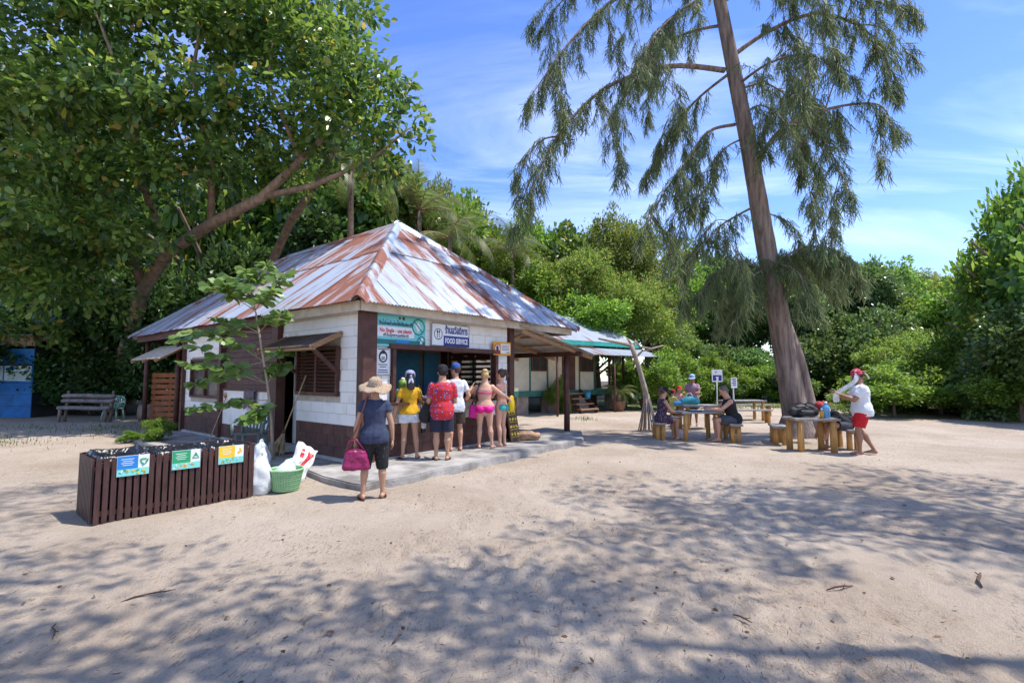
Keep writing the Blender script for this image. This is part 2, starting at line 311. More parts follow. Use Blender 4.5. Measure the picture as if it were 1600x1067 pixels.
# ================================================================ FOOD HUT
HA = R(51); HC = G(561, 722, .12); HC.z = 0
hut = thing('food_hut', 'white block food hut with rusty corrugated hip roof and open serving counter', 'hut', HC, HA)
HM = Matrix.Translation(HC) @ Matrix.Rotation(HA, 4, 'Z')
def HL(t, s, z=0): return HM @ Vector((t, s, z))
T0, T1, S0, S1, EZ, AZ = -.32, 6.55, -.36, 12.35, 2.93, 5.66
HALF = (T1-T0)/2; SL = math.hypot(HALF, AZ-EZ)
roof = bpy.data.objects.new('roof', None); COL.objects.link(roof); roof.parent = hut
def corr_mesh(u0, u1, v0, vtop, lift, pitch=.076, amp=.011, rows=5, sag=.01):
    n = int((u1-u0)/(pitch/6))+1; us = np.linspace(u0, u1, n); V = []; 
    for u in us:
        vt = max(v0+.001, vtop(u))
        for j in range(rows): v = v0+(vt-v0)*j/(rows-1); V.append((u, v, amp*math.sin(2*math.pi*u/pitch)+lift+sag*math.sin(u*2.1+v*1.7)*.5))
    F = [(i*rows+j, (i+1)*rows+j, (i+1)*rows+j+1, i*rows+j+1) for i in range(n-1) for j in range(rows-1)]
    return np_mesh('sheet', V, F, True)
def roof_face(org, ud, inw, length, nm):
    ud = Vector(ud); inw = Vector(inw); vd = (inw*HALF + Vector((0,0,AZ-EZ))).normalized(); nd = ud.cross(vd)
    M_ = Matrix((ud, vd, nd)).transposed().to_4x4(); M_.translation = Vector(org)
    lim = lambda u: SL*max(0, min(1, u/HALF, (length-u)/HALF))
    w = .78; k = int(math.ceil(length/w)); q = random.Random(nm)
    for c, (va, vb, lift) in enumerate(((-.10, 2.45, .0), (2.28, SL, .022))):
        for i in range(k):
            u0 = i*w-.02; u1 = min(length, (i+1)*w+.03)
            if i == 0: u0 = 0
            if max(lim(u0), lim(u1), lim((u0+u1)/2)) < max(va, 0)+.06: continue
            edge = va + q.uniform(-.035, .035)
            me = corr_mesh(u0, u1, edge, lambda u: min(vb, max(edge, lim(u))), lift + (i % 2)*.012)
            o = link('roof_sheet', me, RUST, roof); o.matrix_local = M_
roof_face((T0, S0, EZ), (1,0,0), (0,1,0), T1-T0, 'a')
roof_face((T0, S1, EZ), (0,-1,0), (1,0,0), S1-S0, 'b')
roof_face((T1, S1, EZ), (-1,0,0), (0,-1,0), T1-T0, 'c')
roof_face((T1, S0, EZ), (0,1,0), (-1,0,0), S1-S0, 'd')
TM = (T0+T1)/2; AP1 = Vector((TM, S0+HALF, AZ)); AP2 = Vector((TM, S1-HALF, AZ))
def hipcap(a, b, nseg, wid=.30, down=(0,0,0)):
    a = Vector(a); b = Vector(b); d = (b-a); L_ = d.length; d.normalize(); side = d.cross(Vector((0,0,1))).normalized(); up = side.cross(d)
    for k in range(nseg):
        l0 = L_*k/nseg-(.08 if k else .1); l1 = L_*(k+1)/nseg+.06; nn = 9; rows = max(2, int((l1-l0)/.03)); V = []
        for i in range(rows+1):
            l = l0+(l1-l0)*i/rows
            for j in range(nn):
                x = (j/(nn-1)-.5)*2; wv = .005*math.sin(l/.076*6.28)
                V.append(a + d*l + side*x*wid + up*(.075-abs(x)**1.5*(.15 if abs(d.z) > .1 else .19)+.012*k+wv))
        F = [(i*nn+j, i*nn+j+1, (i+1)*nn+j+1, (i+1)*nn+j) for i in range(rows) for j in range(nn-1)]
        link('hip_cap', np_mesh('hip_cap', V, F, True), RUSTH, roof)
hipcap((T0,S0,EZ), AP1, 3, .15); hipcap((T1,S0,EZ), AP1, 4, .16); hipcap((T0,S1,EZ), AP2, 3, .2); hipcap((T1,S1,EZ), AP2, 3, .2); hipcap(AP1, AP2, 3, .2)
def hb(name, c, d, m, par=hut, rot=None): return boxpart(name, c, d, m, par, rot)
# fascia boards, rafters
fz = EZ-.12
hb('fascia', ((T0+T1)/2+.02, S0+.10, fz), (T1-T0-.2, .035, .17), M_cream); hb('fascia', (T0+.10, (S0+3.2)/2+.05, fz), (.035, 3.2-S0-.15, .17), M_cream)
hb('fascia', (T0+.10, (3.2+S1)/2, fz-.01), (.035, S1-3.2-.2, .20), M_brown); hb('fascia', (T1-.10, (S0+S1)/2, fz), (.035, S1-S0-.3, .17), M_cream); hb('fascia', ((T0+T1)/2, S1-.1, fz), (T1-T0-.3, .035, .17), M_brown)
for i in range(13):
    s = .35+i*.92; 
    for sx in (-1, 1):
        e = T0+.14 if sx < 0 else T1-.14; run = HALF-.2; v_ = (min(s-S0, S1-s))
        run = min(run, max(.5, v_-.2)); m_ = (AZ-EZ)/HALF
        hut_r = MB().bar((e, s, EZ-.10), (e - sx*run, s, EZ-.10+run*m_), .05, .10).build('rafter', M_wood, hut)
for i in range(6):
    t = T0+.6+i*1.1; run = max(.4, min(t-T0, T1-t)-.2); MB().bar((t, S0+.14, EZ-.10), (t, S0+.14+run, EZ-.10+run*(AZ-EZ)/HALF), .05, .10).build('rafter', M_wood, hut)
# block walls: axis 0 along t (front), 1 along s (side); pieces cut by openings
WH = 2.86; BL, BH, GAP = .40, .20, .008
def block_wall(name, axis, a0, a1, plane, outsign, openings, z0=.12, z1=WH, paint_z=.72, th=.16):
    wall = bpy.data.objects.new(name, None); COL.objects.link(wall); wall.parent = hut
    def place(a, b, zl, zh, depth, off, m, nm):
        ca = (a+b)/2; p = plane - outsign*(depth/2) + outsign*off
        c = (ca, p, (zl+zh)/2) if axis == 0 else (p, ca, (zl+zh)/2); d = (b-a, depth, zh-zl) if axis == 0 else (depth, b-a, zh-zl)
        boxpart(nm, c, d, m, wall)
    # mortar core in horizontal bands
    cuts = sorted({z0, z1, paint_z} | {o[2] for o in openings} | {o[3] for o in openings}); cuts = [c for c in cuts if z0 <= c <= z1]
    for zl, zh in zip(cuts, cuts[1:]):
        segs = [(a0, a1)]
        for o in openings:
            if o[2] < zh-1e-4 and o[3] > zl+1e-4:
                ns = []
                for x, y in segs:
                    if o[1] <= x or o[0] >= y: ns.append((x, y)); continue
                    if o[0] > x: ns.append((x, o[0]))
                    if o[1] < y: ns.append((o[1], y))
                segs = ns
        for x, y in segs: place(x, y, zl, zh, th-.012, -.006, M_mortarb if zh <= paint_z+.001 else M_mortar, 'mortar_bed')
    r = 0; z = z0
    while z < z1-.03:
        zh = min(z+BH, z1); x = a0 - (BL/2 if r % 2 else 0)
        while x < a1-.01:
            segs = [(max(x, a0), min(x+BL, a1))]
            for o in openings:
                if o[2] < zh-.02 and o[3] > z+.02:
                    ns = []
                    for p, q in segs:
                        if o[1] <= p or o[0] >= q: ns.append((p, q)); continue
                        if o[0] > p: ns.append((p, o[0]))
                        if o[1] < q: ns.append((o[1], q))
                    segs = ns
            for p, q in segs:
                if q-p > .05: place(p+GAP/2, q-GAP/2, z+GAP/2, zh-GAP/2, th-.01, random.choice((0, .001, .0025)), M_brownblock if zh <= paint_z+.01 else M_white, 'block')
            x += BL
        z += BH; r += 1
    return wall
OP = (.62, 3.59, 1.10, 2.12)
block_wall('front_wall', 0, .23, 4.02, 0, -1, [OP])
block_wall('side_wall', 1, .02, 2.86, 0, -1, [(.66, 2.18, 1.24, 2.16), (2.2, 2.86, 0, 2.12)])
block_wall('side_wall', 1, 5.9, 8.42, 0, -1, [(6.0, 7.98, 1.06, 2.06)])
for c, d in (((.10,-.025,1.48),(.28,.19,2.74)), ((4.13,.03,1.48),(.16,.2,2.74)), ((-.01,3.0,1.48),(.2,.26,2.74)), ((-.012,5.83,1.48),(.2,.13,2.74)), ((-.01,8.46,1.46),(.16,.09,2.7))):
    hb('corner_post', c, d, M_brown)
hb('header_beam', (2.1, -.02, 2.16), (3.1, .16, .09), M_brown); hb('window_jamb', (.66, -.01, 1.62), (.07, .15, .98), M_brown); hb('window_jamb', (3.56, -.01, 1.62), (.09, .15, .98), M_brown)
hb('counter', (2.1, -.08, 1.10), (3.1, .52, .05), M_brown)
hb('wall_plate', (2.1, .02, 2.895), (4.3, .12, .07), M_cream); hb('wall_plate', (.02, 4.2, 2.895), (.12, 8.3, .065), M_cream)
# middle bay: dark horizontal siding over a white boarded panel
for i in range(12): hb('siding_board', (.01+.004*(i % 2), 4.45, 1.34+i*.128), (.03, 2.62, .122), M_brown, rot=(0, R(5), 0))
for i in range(10): hb('panel_board', (-.005, 3.28+i*.262, .86), (.03, .256, .82), M_white)
hb('sill_beam', (-.02, 4.46, 1.285), (.07, 2.64, .05), M_brown); hb('plinth', (.02, 4.46, .28), (.12, 2.66, .34), M_brownblock)
# louvred window by the corner, with its awning
win = bpy.data.objects.new('louvre_window', None); COL.objects.link(win); win.parent = hut
for c, d in (((-.02,1.42,1.27),(.09,1.5,.07)), ((-.02,1.42,2.13),(.09,1.5,.06)), ((-.02,.69,1.70),(.09,.06,.80)), ((-.02,2.15,1.70),(.09,.06,.80)), ((-.02,1.42,1.70),(.08,.07,.80))): boxpart('frame', c, d, M_brown, win)
for h_ in range(2):
    for i in range(11): boxpart('slat', (-.02, 1.055+h_*.73, 1.345+i*.069), (.06, .66, .012), M_brown, win, rot=(0, R(38), 0))
boxpart('shutter_backing', (.09, 1.42, 1.7), (.02, 1.46, .84), M_dark, win)
aw = bpy.data.objects.new('awning', None); COL.objects.link(aw); aw.parent = hut
def awning(parent, s0, s1, zin, zout, out, m, nm='awning_sheet'):
    L_ = math.hypot(out, zin-zout); me = corr_mesh(0, s1-s0, 0, lambda u: L_, 0, rows=3, sag=0)
    o = link(nm, me, m, parent); vd = Vector((out, 0, zin-zout)).normalized(); ud = Vector((0,-1,0)); M_ = Matrix((ud, vd, ud.cross(vd))).transposed().to_4x4(); M_.translation = Vector((-out, s1, zout)); o.matrix_local = M_
M_awn = rustmat('brown_old_sheet', galv=(.10,.075,.065), rust=(.09,.04,.03))
awning(aw, .58, 2.62, 2.42, 2.13, .62, M_awn)
for s in (.60, 2.60): MB().bar((-.62, s, 2.10), (-.03, s, 2.39), .035, .09).build('barge_board', M_wood, aw)
for s in (.68, 2.2): MB().bar((-.56, s, 2.11), (-.05, s, 1.68), .06, .06).build('bracket', M_brown, aw)
MB().bar((-.57, .55, 2.09), (-.57, 2.65, 2.09), .04, .05).build('purlin', M_wood, aw)
# door in the side wall, standing ajar
door = MB().box((0, .30, 1.02), (.04, .60, 1.96)).build('door', mat('door_paint', (.50,.51,.52), .6, .1, 3), hut, (.05, 2.21, .12), (0, 0, R(-20)))
for i in range(4): boxpart('door_board', (-.024, .075+i*.15, 1.02), (.008, .14, 1.9), MATS['door_paint'], door)
hb('door_step', (-.18, 2.5, .18), (.36, .8, .12), M_conc)
hb('door_frame', (-.01, 2.52, 2.14), (.14, .7, .06), M_brown)
# rear side window with boards
win2 = bpy.data.objects.new('rear_window', None); COL.objects.link(win2); win2.parent = hut
for c, d in (((-.01,6.99,1.07),(.08,1.98,.06)), ((-.01,6.99,2.04),(.08,1.98,.06)), ((-.01,6.03,1.55),(.08,.06,.92)), ((-.01,7.95,1.55),(.08,.06,.92)), ((-.01,6.99,1.55),(.07,.07,.92))): boxpart('frame', c, d, M_brown, win2)
boxpart('pane', (.03, 6.51, 1.55), (.012, .86, .9), mat('dusty_glass', (.10,.09,.08), .15, .4, 3), win2); boxpart('pane', (.03, 7.47, 1.55), (.012, .86, .9), MATS['dusty_glass'], win2)
# remaining walls: right side with slatted opening, rear, partition, floor
hb('floor', (2.1, 4.2, .10), (4.3, 8.5, .06), M_conc)
hb('right_wall', (4.10, 4.2, .72), (.08, 8.2, 1.2), M_brown); hb('right_wall', (4.10, 4.2, 2.55), (.08, 8.2, .62), M_brown)
for i in range(7): hb('louvre_slat', (4.10, 1.1, 1.40+i*.128), (.02, 1.75, .07), M_brown)
for s in (.25, 1.15, 2.0): hb('mullion', (4.10, s, 1.8), (.07, .07, .9), M_brown)
hb('right_wall', (4.10, 5.2, 1.78), (.08, 6.2, .92), M_brown); hb('rear_wall', (2.1, 8.4, 1.5), (4.1, .1, 2.8), M_brown); hb('partition', (1.9, 2.05, 1.5), (3.7, .06, 2.75), mat('partition_board', (.16,.13,.10), .8, .2, 3))
hb('partition_door', (2.6, 2.0, 1.15), (.8, .05, 2.05), mat('blue_door', (.02,.15,.28), .5, .15, 3)); hb('partition_door', (3.4, 2.0, 1.15), (.5, .05, 2.05), MATS['blue_door'])
# porch: posts, beam and lean-to roof at the right
for (t, s) in ((6.62, 0), (6.62, 4.2), (6.62, 8.2)):
    MB().tube([(t,s,-.05),(t+.01,s,.7),(t-.01,s,1.5),(t,s,2.16)], [.085,.08,.078,.075], 12).build('porch_post', M_brown, hut)
hb('porch_beam', (6.62, 4.3, 2.22), (.10, 9.6, .13), M_brown)
M_leanto = mat('fibre_sheet', (.42,.38,.33), .8, .2, 3)
for i in range(5):
    s0 = -.45+i*1.9; L_ = 3.45; me = corr_mesh(0, 1.93, 0, lambda u: L_, 0, pitch=.17, amp=.018, rows=3, sag=.005); o = link('porch_sheet', me, M_leanto, hut)
    vd = Vector((-3.4, 0, .60)).normalized(); ud = Vector((0,1,0)); M_ = Matrix((ud, vd, ud.cross(vd))).transposed().to_4x4(); M_.translation = Vector((7.55, s0, 2.20+.01*(i % 2))); o.matrix_local = M_
for s in (-.3, 1.0, 2.4, 3.8, 5.2, 6.6, 8.0): MB().bar((4.2, s, 2.67), (7.5, s, 2.13), .05, .09).build('porch_rafter', M_wood, hut)
for k in range(3): MB().bar((5.0+k*.9, -.4, 2.60-k*.16), (5.0+k*.9, 8.6, 2.60-k*.16), .045, .045).build('porch_purlin', M_wood, hut)
MB().bar((4.2,.02,2.45), (5.1,.02,2.84), .06, .08).build('porch_brace', M_wood, hut)
# rear porch with tiled lean-to
for i in range(6):
    for j in range(2):
        hb('roof_tile', (-.08-j*.36, 8.75+i*.43, 2.42-j*.21), (.44, .41, .03), M_cream, rot=(0, R(-30), 0))
for s in (8.8, 9.9, 11.0): MB().bar((.15, s, 2.50), (-.66, s, 2.03), .06, .08).build('porch_rafter', M_wood, hut)
for s in (9.0, 11.9):
    MB().tube([(-.02, s, 0), (-.02, s, 2.9)], .07, 8).build('porch_post', M_brown, hut); MB().tube([(6.2, s, 0), (6.2, s, 2.9)], .07, 8).build('porch_post', M_brown, hut)

# slabs round the hut
def slab(name, pts, z, m=M_conc, nz=.0):
    n = len(pts); vs = [HL(p[0], p[1], -.15) for p in pts]+[HL(p[0], p[1], z) for p in pts]; mb = MB(); mb.add(vs, [tuple(range(n, 2*n))]+[(i, (i+1)%n, n+(i+1)%n, n+i) for i in range(n)]); o = mb.build(name, m)
    bm = bmesh.new(); bm.from_mesh(o.data); bmesh.ops.recalc_face_normals(bm, faces=bm.faces[:]); top = [e for e in bm.edges if all(abs(v.co.z-z) < 1e-4 for v in e.verts)]
    bmesh.ops.bevel(bm, geom=top, offset=.02, segments=2, affect='EDGES'); bm.to_mesh(o.data); bm.free(); tag(o, kind='structure'); return o
M_slab = mat('worn_concrete', (.17,.155,.14), .9, .3, 2.2, .55, 25, col2=(.42,.395,.365))
fr = [(-.95+i*.32, -1.55+.05*math.sin(i*1.7)+.015*i) for i in range(20)]
slab('concrete_apron', [(-.85, .3), (-.98, -.5), (-1.0, -1.3)]+fr+[(5.5, -1.2), (6.9, -.3), (7.0, 1.0), (4.2, 1.0), (4.0, .12), (-.02, .12), (-.04, .3)], .10, M_slab)
slab('side_path', [(-.06, .32), (-.8, .34), (-1.2, 2.0), (-1.3, 3.6), (-1.45, 6.0), (-1.3, 8.9), (-.06, 8.9)], .07, M_slab)

# ---------------------------------------------------------------- signs on the hut (fixed flat to the wall)
def col(name, c, rough=.45): return mat(name, c, rough, .05, 4)
K_white = col('print_white', (.75,.76,.78)); K_navy = col('print_navy', (.015,.02,.20)); K_teal = col('print_teal', (.16,.55,.58)); K_red = col('print_red', (.55,.02,.03)); K_blk = col('print_black', (.015,.015,.02)); K_dteal = col('print_deep_teal', (.01,.16,.17)); K_orange = col('print_orange', (.72,.33,.02)); K_blue = col('print_blue', (.02,.20,.55)); K_green = col('print_green', (.02,.32,.12)); K_yel = col('print_yellow', (.80,.52,.02)); K_aqua = col('print_aqua', (.20,.62,.55)); K_brn = col('print_brown', (.06,.035,.03))
def signboard(name, label, t0, t1, z0, z1, m, y=-.045):
    o = thing(name, label, 'sign', HL((t0+t1)/2, y, (z0+z1)/2), HA); MB().box((0,0,0), (t1-t0, .012, z1-z0)).build('board', m, o); return o, t1-t0, z1-z0
def pl(o, x, z, w, h, m, lay=1, nm='print', rot=0): return boxpart(nm, (x, -.006-.0022*lay, z), (w, .002, h), m, o, (0, rot, 0))
def disc(o, x, z, r, m, lay=1, nm='print', hole=0.0, sz=1.0, n=28):
    mb = MB(); a = [2*math.pi*i/n for i in range(n)]
    if hole: mb.add([(r*math.cos(t), 0, r*sz*math.sin(t)) for t in a]+[(hole*math.cos(t), 0, hole*sz*math.sin(t)) for t in a], [(i, (i+1)%n, n+(i+1)%n, n+i) for i in range(n)])
    else: mb.add([(r*math.cos(t), 0, r*sz*math.sin(t)) for t in a], [tuple(range(n))])
    return mb.build(nm, m, o, (x, -.0072-.0022*lay, z))
o, w, h = signboard('plastic_ban_sign', 'turquoise notice board against single-use plastic on the hut wall', .25, 1.42, 2.15, 2.76, K_teal)
pl(o, -.13, -.03, .86, .19, K_white); pl(o, 0, -.22, w-.01, .09, K_dteal); pl(o, .02, -.20, .30, .06, K_blue, 2); pl(o, 0, -.285, w-.01, .035, K_aqua, 2)
text('No Single - use plastic', .105, K_red, o, (-.13, -.011, -.01), .74, bold=.003); text('ห้ามนำพลาสติกใช้ครั้งเดียวทิ้ง', .085, K_blk, o, (-.12, -.011, .115), .78, bold=.002); text('เข้าในอุทยานแห่งชาติ', .075, K_blk, o, (-.13, -.011, -.095), .58, bold=.002)
disc(o, -.05, .235, .026, K_brn, 1); disc(o, .04, .235, .032, K_brn, 1)
disc(o, .40, .10, .16, K_dteal, 3, hole=.135); disc(o, .40, .10, .135, K_aqua, 2); pl(o, .39, .10, .10, .15, K_white, 4, rot=R(-25)); pl(o, .40, .10, .27, .022, K_dteal, 5, rot=R(45)); disc(o, .48, -.17, .10, K_dteal, 4, hole=.082); pl(o, .48, -.17, .05, .12, K_white, 4, rot=R(15)); pl(o, .48, -.17, .17, .016, K_dteal, 5, rot=R(45))
for i in range(7): disc(o, -.5+i*.08, .16+.012*(i % 3), .012+.006*(i % 2), K_blue, 1, n=10)
o, w, h = signboard('food_service_sign', 'white and navy food service sign with fork symbol above the counter', 1.58, 2.66, 2.22, 2.68, K_white)
pl(o, .16, -.115, .74, .205, K_navy); text('FOOD SERVICE', .15, K_white, o, (.16, -.011, -.118), .66, bold=.005); text('ร้านสวัสดิการ', .20, K_navy, o, (.16, -.011, .10), .66, bold=.006)
disc(o, -.36, .01, .115, K_blk, 1, hole=.10); pl(o, -.385, .01, .014, .15, K_blk); pl(o, -.335, .01, .014, .15, K_blk); disc(o, -.385, .06, .02, K_blk, 1, sz=1.6, n=12); disc(o, -.335, .06, .018, K_blk, 1, sz=1.8, n=12)
for x, z, ww, hh in ((0,.225,1.08,.012),(0,-.225,1.08,.012),(-.534,0,.012,.44),(.534,0,.012,.44)): pl(o, x, z, ww, hh, K_blk, 2, 'rim')
o, w, h = signboard('prohibition_sign', 'orange edged prohibition notice beside the porch post', 3.42, 4.04, 2.09, 2.40, K_orange, -.09)
pl(o, .11, .0, .34, .22, K_white); disc(o, -.18, 0, .105, K_white, 1); disc(o, -.18, 0, .105, K_red, 2, hole=.085); disc(o, -.18, 0, .045, K_blk, 2, sz=1.4, n=12); pl(o, -.18, 0, .17, .016, K_red, 3, rot=R(45))
for i in range(4): pl(o, .11, .075-i*.035, .29-.03*(i % 2), .012, K_red if i == 0 else K_brn, 2)
pl(o, .2, -.085, .1, .02, K_blk, 2)
o, w, h = signboard('waste_notice', 'small white notice with round black logo under the turquoise board', .27, .61, 1.62, 2.13, K_white, -.02)
for x, z, ww, hh in ((0,.245,.32,.008),(0,-.245,.32,.008),(-.158,0,.008,.48),(.158,0,.008,.48)): pl(o, x, z, ww, hh, K_brn, 1, 'rim')
disc(o, 0, .085, .095, K_blk, 1, sz=1.15); disc(o, 0, .075, .065, K_white, 2, sz=1.1); pl(o, 0, .17, .06, .07, K_blk, 3); pl(o, 0, .07, .07, .02, K_blk, 3); pl(o, 0, .04, .08, .016, K_blk, 3)
for z, ww in ((.22,.24), (-.06,.2), (-.10,.14), (-.16,.2), (-.20,.22)): pl(o, 0, z, ww, .014, K_blk)

# ================================================================ LITTER BINS
BLc = G(143, 820); BRc = G(393, 776); bang = math.atan2(BRc.y-BLc.y, BRc.x-BLc.x); BW = (BRc-BLc).length; BD, BHT = .74, .71
bins = thing('litter_bin_box', 'dark brown slatted bin enclosure with three black liners on the sand', 'bin', (BLc.x, BLc.y, 0), bang)
M_slat = mat('slat_stain', (.062,.026,.023), .5, .35, 5, .25, 30, stretch=(6,6,1)); M_rail = mat('rail_wood', (.22,.10,.05), .7, .3, 6)
ns = 24; WRK2 = bpy.data.textures.new('crumple', 'CLOUDS'); WRK2.noise_scale = .10; WRK2.noise_depth = 2; WRK2.noise_type = 'HARD_NOISE'
for i in range(ns): boxpart('slat', (.03+(BW-.06)*i/(ns-1), -.012, BHT/2+random.uniform(-.008, .008)), (.049, .02, BHT-.02), M_slat, bins)
for i in range(ns): boxpart('slat', (.03+(BW-.06)*i/(ns-1), BD+.012, BHT/2), (.049, .02, BHT-.02), M_slat, bins)
for x in (-.012, BW+.012):
    for i in range(10): boxpart('slat', (x, .04+(BD-.08)*i/9, BHT/2+random.uniform(-.006, .006)), (.02, .052, BHT-.02), M_slat, bins)
for z in (.10, BHT-.09):
    for y in (.02, BD-.02): boxpart('rail', (BW/2, y, z), (BW-.03, .035, .05), M_rail, bins)
    for x in (.02, BW/3, 2*BW/3, BW-.02): boxpart('rail', (x, BD/2, z-.055), (.035, BD-.08, .05), M_rail, bins)
for k in range(3): boxpart('bin', (BW*(k+.5)/3, BD/2, .32), (BW/3-.06, BD-.14, .62), M_black, bins)  # black inner boxes added so no bright sand shows between the slats
for k in range(3):     # bin liners pulled over the rim
    x0 = BW*k/3+.03; x1 = BW*(k+1)/3-.02; nx, ny = 22, 18; V = []; q = np.random.default_rng(k)
    for i in range(nx):
        for j in range(ny):
            u = i/(nx-1); v = j/(ny-1); e = min(u, 1-u, v, 1-v)*2
            z = BHT-.02 + .03*math.exp(-((e-.12)/.10)**2) - .12*max(0, e-.25) + q.normal(0, .006) + .012*math.sin(u*9+k)*math.cos(v*7)+ (.035 if k == 0 and v > .5 else 0)*math.exp(-((e-.15)/.15)**2)
            if e < .03: z = BHT-.05
            V.append((x0-.01+(x1-x0+.02)*u, .05+(BD-.10)*v, z))
    link('bin_liner', np_mesh('liner', V, [(i*ny+j, (i+1)*ny+j, (i+1)*ny+j+1, i*ny+j+1) for i in range(nx-1) for j in range(ny-1)], True), M_black, bins); lo_ = bpy.data.objects[COL.objects[-1].name]; md = lo_.modifiers.new('s', 'SUBSURF'); md.levels = md.render_levels = 2; md = lo_.modifiers.new('d', 'DISPLACE'); md.texture = WRK2; md.strength = .03
for (cx_, nm, ca, cb, lab) in ((.335, 'placard', K_blue, K_green, 'blue recycling placard with green arrows'), (.86, 'placard', K_green, K_green, 'green placard with triangle mark'), (1.365, 'placard', K_yel, K_yel, 'yellow placard with litter figure')):
    pw, ph = .30, .225; p = MB().box((0,0,0), (pw, .008, ph)).build(nm, K_white, bins, (cx_, -.030, BHT-.115), (0, 0, 0)); p['label'] = lab
    def pp(x, z, w_, h_, m, lay=1, r=0): boxpart('print', (x, -.004-.0018*lay, z), (w_, .002, h_), m, p, (0, r, 0))
    pp(-.052, .037, .19, .145, ca); pp(0, -.072, .295, .075, K_aqua); q = random.Random(cx_)
    for i in range(4): pp(-.055, .075-i*.022, .12-.03*(i % 2), .006, K_white, 2)
    for i in range(16): pp(q.uniform(-.13, .13), q.uniform(-.098, -.046), q.uniform(.012, .03), q.uniform(.008, .02), q.choice((K_yel, K_white, K_green, K_teal, K_orange)), 2+i % 3, q.uniform(0, 3))
    if ca is K_blue:
        for i in range(3): a = R(90+120*i); pp(.098+.026*math.cos(a), .037+.026*math.sin(a), .042, .015, K_green, 2, -a+R(90)); pp(.098+.034*math.cos(a+.9), .037+.034*math.sin(a+.9), .018, .022, K_green, 3, -a)
    elif ca is K_green:
        MB().add([(-.04,0,-.03),(.04,0,-.03),(.0,0,.045)], [(0,1,2)]).build('print', K_green, p, (.098, -.0075, .035)); pp(.098, .02, .035, .012, K_white, 3)
    else:
        disc(p, .105, .065, .012, K_yel, 0, n=10); pp(.105, .03, .016, .045, K_yel, 1, .2); pp(.085, .02, .02, .03, K_yel, 1); pp(.12, .04, .03, .01, K_yel, 2, .6)

# sacks, basket, broom
WRK = bpy.data.textures.new('wrinkle', 'CLOUDS'); WRK.noise_scale = .09; WRK.noise_depth = 3
def blob(name, m, parent, pts, rad, n=14, noise_=.02, seed=1, loc=None, rot=None, wr=0.0):
    mb = MB(); mb.tube(pts, rad, n, 'round'); q = random.Random(seed)
    mb.v = [tuple(c + q.uniform(-noise_, noise_) for c in v) for v in mb.v]; o = mb.build(name, m, parent, loc, rot)
    s_ = o.modifiers.new('s', 'SUBSURF'); s_.levels = 2; s_.render_levels = 2
    if wr: d_ = o.modifiers.new('d', 'DISPLACE'); d_.texture = WRK; d_.strength = wr; d_.mid_level = .5
    return o
M_sackw = mat('white_sack', (.62,.64,.64), .4, .12, 5, .6, 12)
g = G(412, 772)
o = thing('rubbish_sack', 'full white plastic sack leaning on the end of the bins', 'sack', (g.x-.08, g.y+.05, 0)); blob('bag', M_sackw, o, [(0,0,.08),(0,0,.22),(-.02,.02,.38),(0,.05,.50)], [(.15,.14),(.16,.15),(.13,.13),(.05,.05)], seed=3, wr=.05)
g = G(404, 735); o = thing('knotted_bag', 'knotted pale plastic bag behind the green basket', 'bag', (g.x, g.y, 0)); blob('bag', mat('pale_bag', (.55,.60,.62), .35, .12, 5, .7, 10), o, [(0,0,.10),(0,0,.22),(.02,0,.36)], [.18,.19,.12], seed=5, wr=.06); blob('knot', MATS['pale_bag'], o, [(.02,0,.45),(.03,.02,.5)], [.02,.03], seed=6)
g = G(436, 771); bk = thing('laundry_basket', 'pale green woven plastic basket beside the bins', 'basket', (g.x, g.y+.2, 0))
M_bask = mat('green_plastic', (.30,.52,.26), .45, .12, 8); prof = [(.155,.0),(.165,.01)]+[(.165+.055*i/9, .01+.27*i/9) for i in range(10)]
mb = MB(); mb.lathe([(0.0,.012),(.15,.012)]+[(r-.008, z) for r, z in prof[2:]], 32); mb.build('inner', M_bask, bk)
for i in range(10):
    z = .02+i*.028; r = .165+.055*(z/.28); MB().lathe([(r-.004,z-.009),(r+.006+.002*(i % 2),z),(r-.004,z+.009)], 40).build('hoop', M_bask, bk)
for i in range(36): a = 2*math.pi*i/36; MB().bar((.166*math.cos(a), .166*math.sin(a), .01), (.224*math.cos(a), .224*math.sin(a), .29), .012, .005).build('stake', M_bask, bk)
MB().lathe([(.215,.285),(.235,.285),(.24,.30),(.23,.312),(.212,.305),(.215,.285)], 40).build('rim', M_bask, bk)
blob('crumpled_bag', mat('white_film', (.6,.68,.66), .3, .15, 6, .5, 12), bk, [(-.03,0,.2),(0,0,.30),(.03,.02,.38)], [.15,.14,.06], seed=9, noise_=.03)
g = G(465, 755); sk = thing('rice_sack', 'white sack with red print leaning against the slab', 'sack', (g.x, g.y, 0), R(38))
V3_ = Vector; mat('sack_white', (.62,.62,.61), .5, .08, 5, .5, 14)
sr_ = Euler((R(-30), R(34), 0)).to_matrix()
def sackpt(u, v, side, off=0.0):        # pillow shaped sack, u and v in -1..1
    w_ = .175+.02*v-.015*abs(u); th_ = .085*(max(0, 1-u**4)**.5)*(max(0, 1-v**4)**.5)*(1-.25*v); wr_ = .012*math.sin(u*7+v*4)+.010*math.sin(v*11-u*5)+.008*math.sin(u*17)
    p = V3_((u*w_+.012*math.sin(v*6), side*(th_+wr_*(1-abs(u)**3)*(1-abs(v)**3)+off), .32+v*.33+.012*math.sin(u*8)*abs(v)**3)); return sr_ @ p + V3_((-.06,.06,.02))
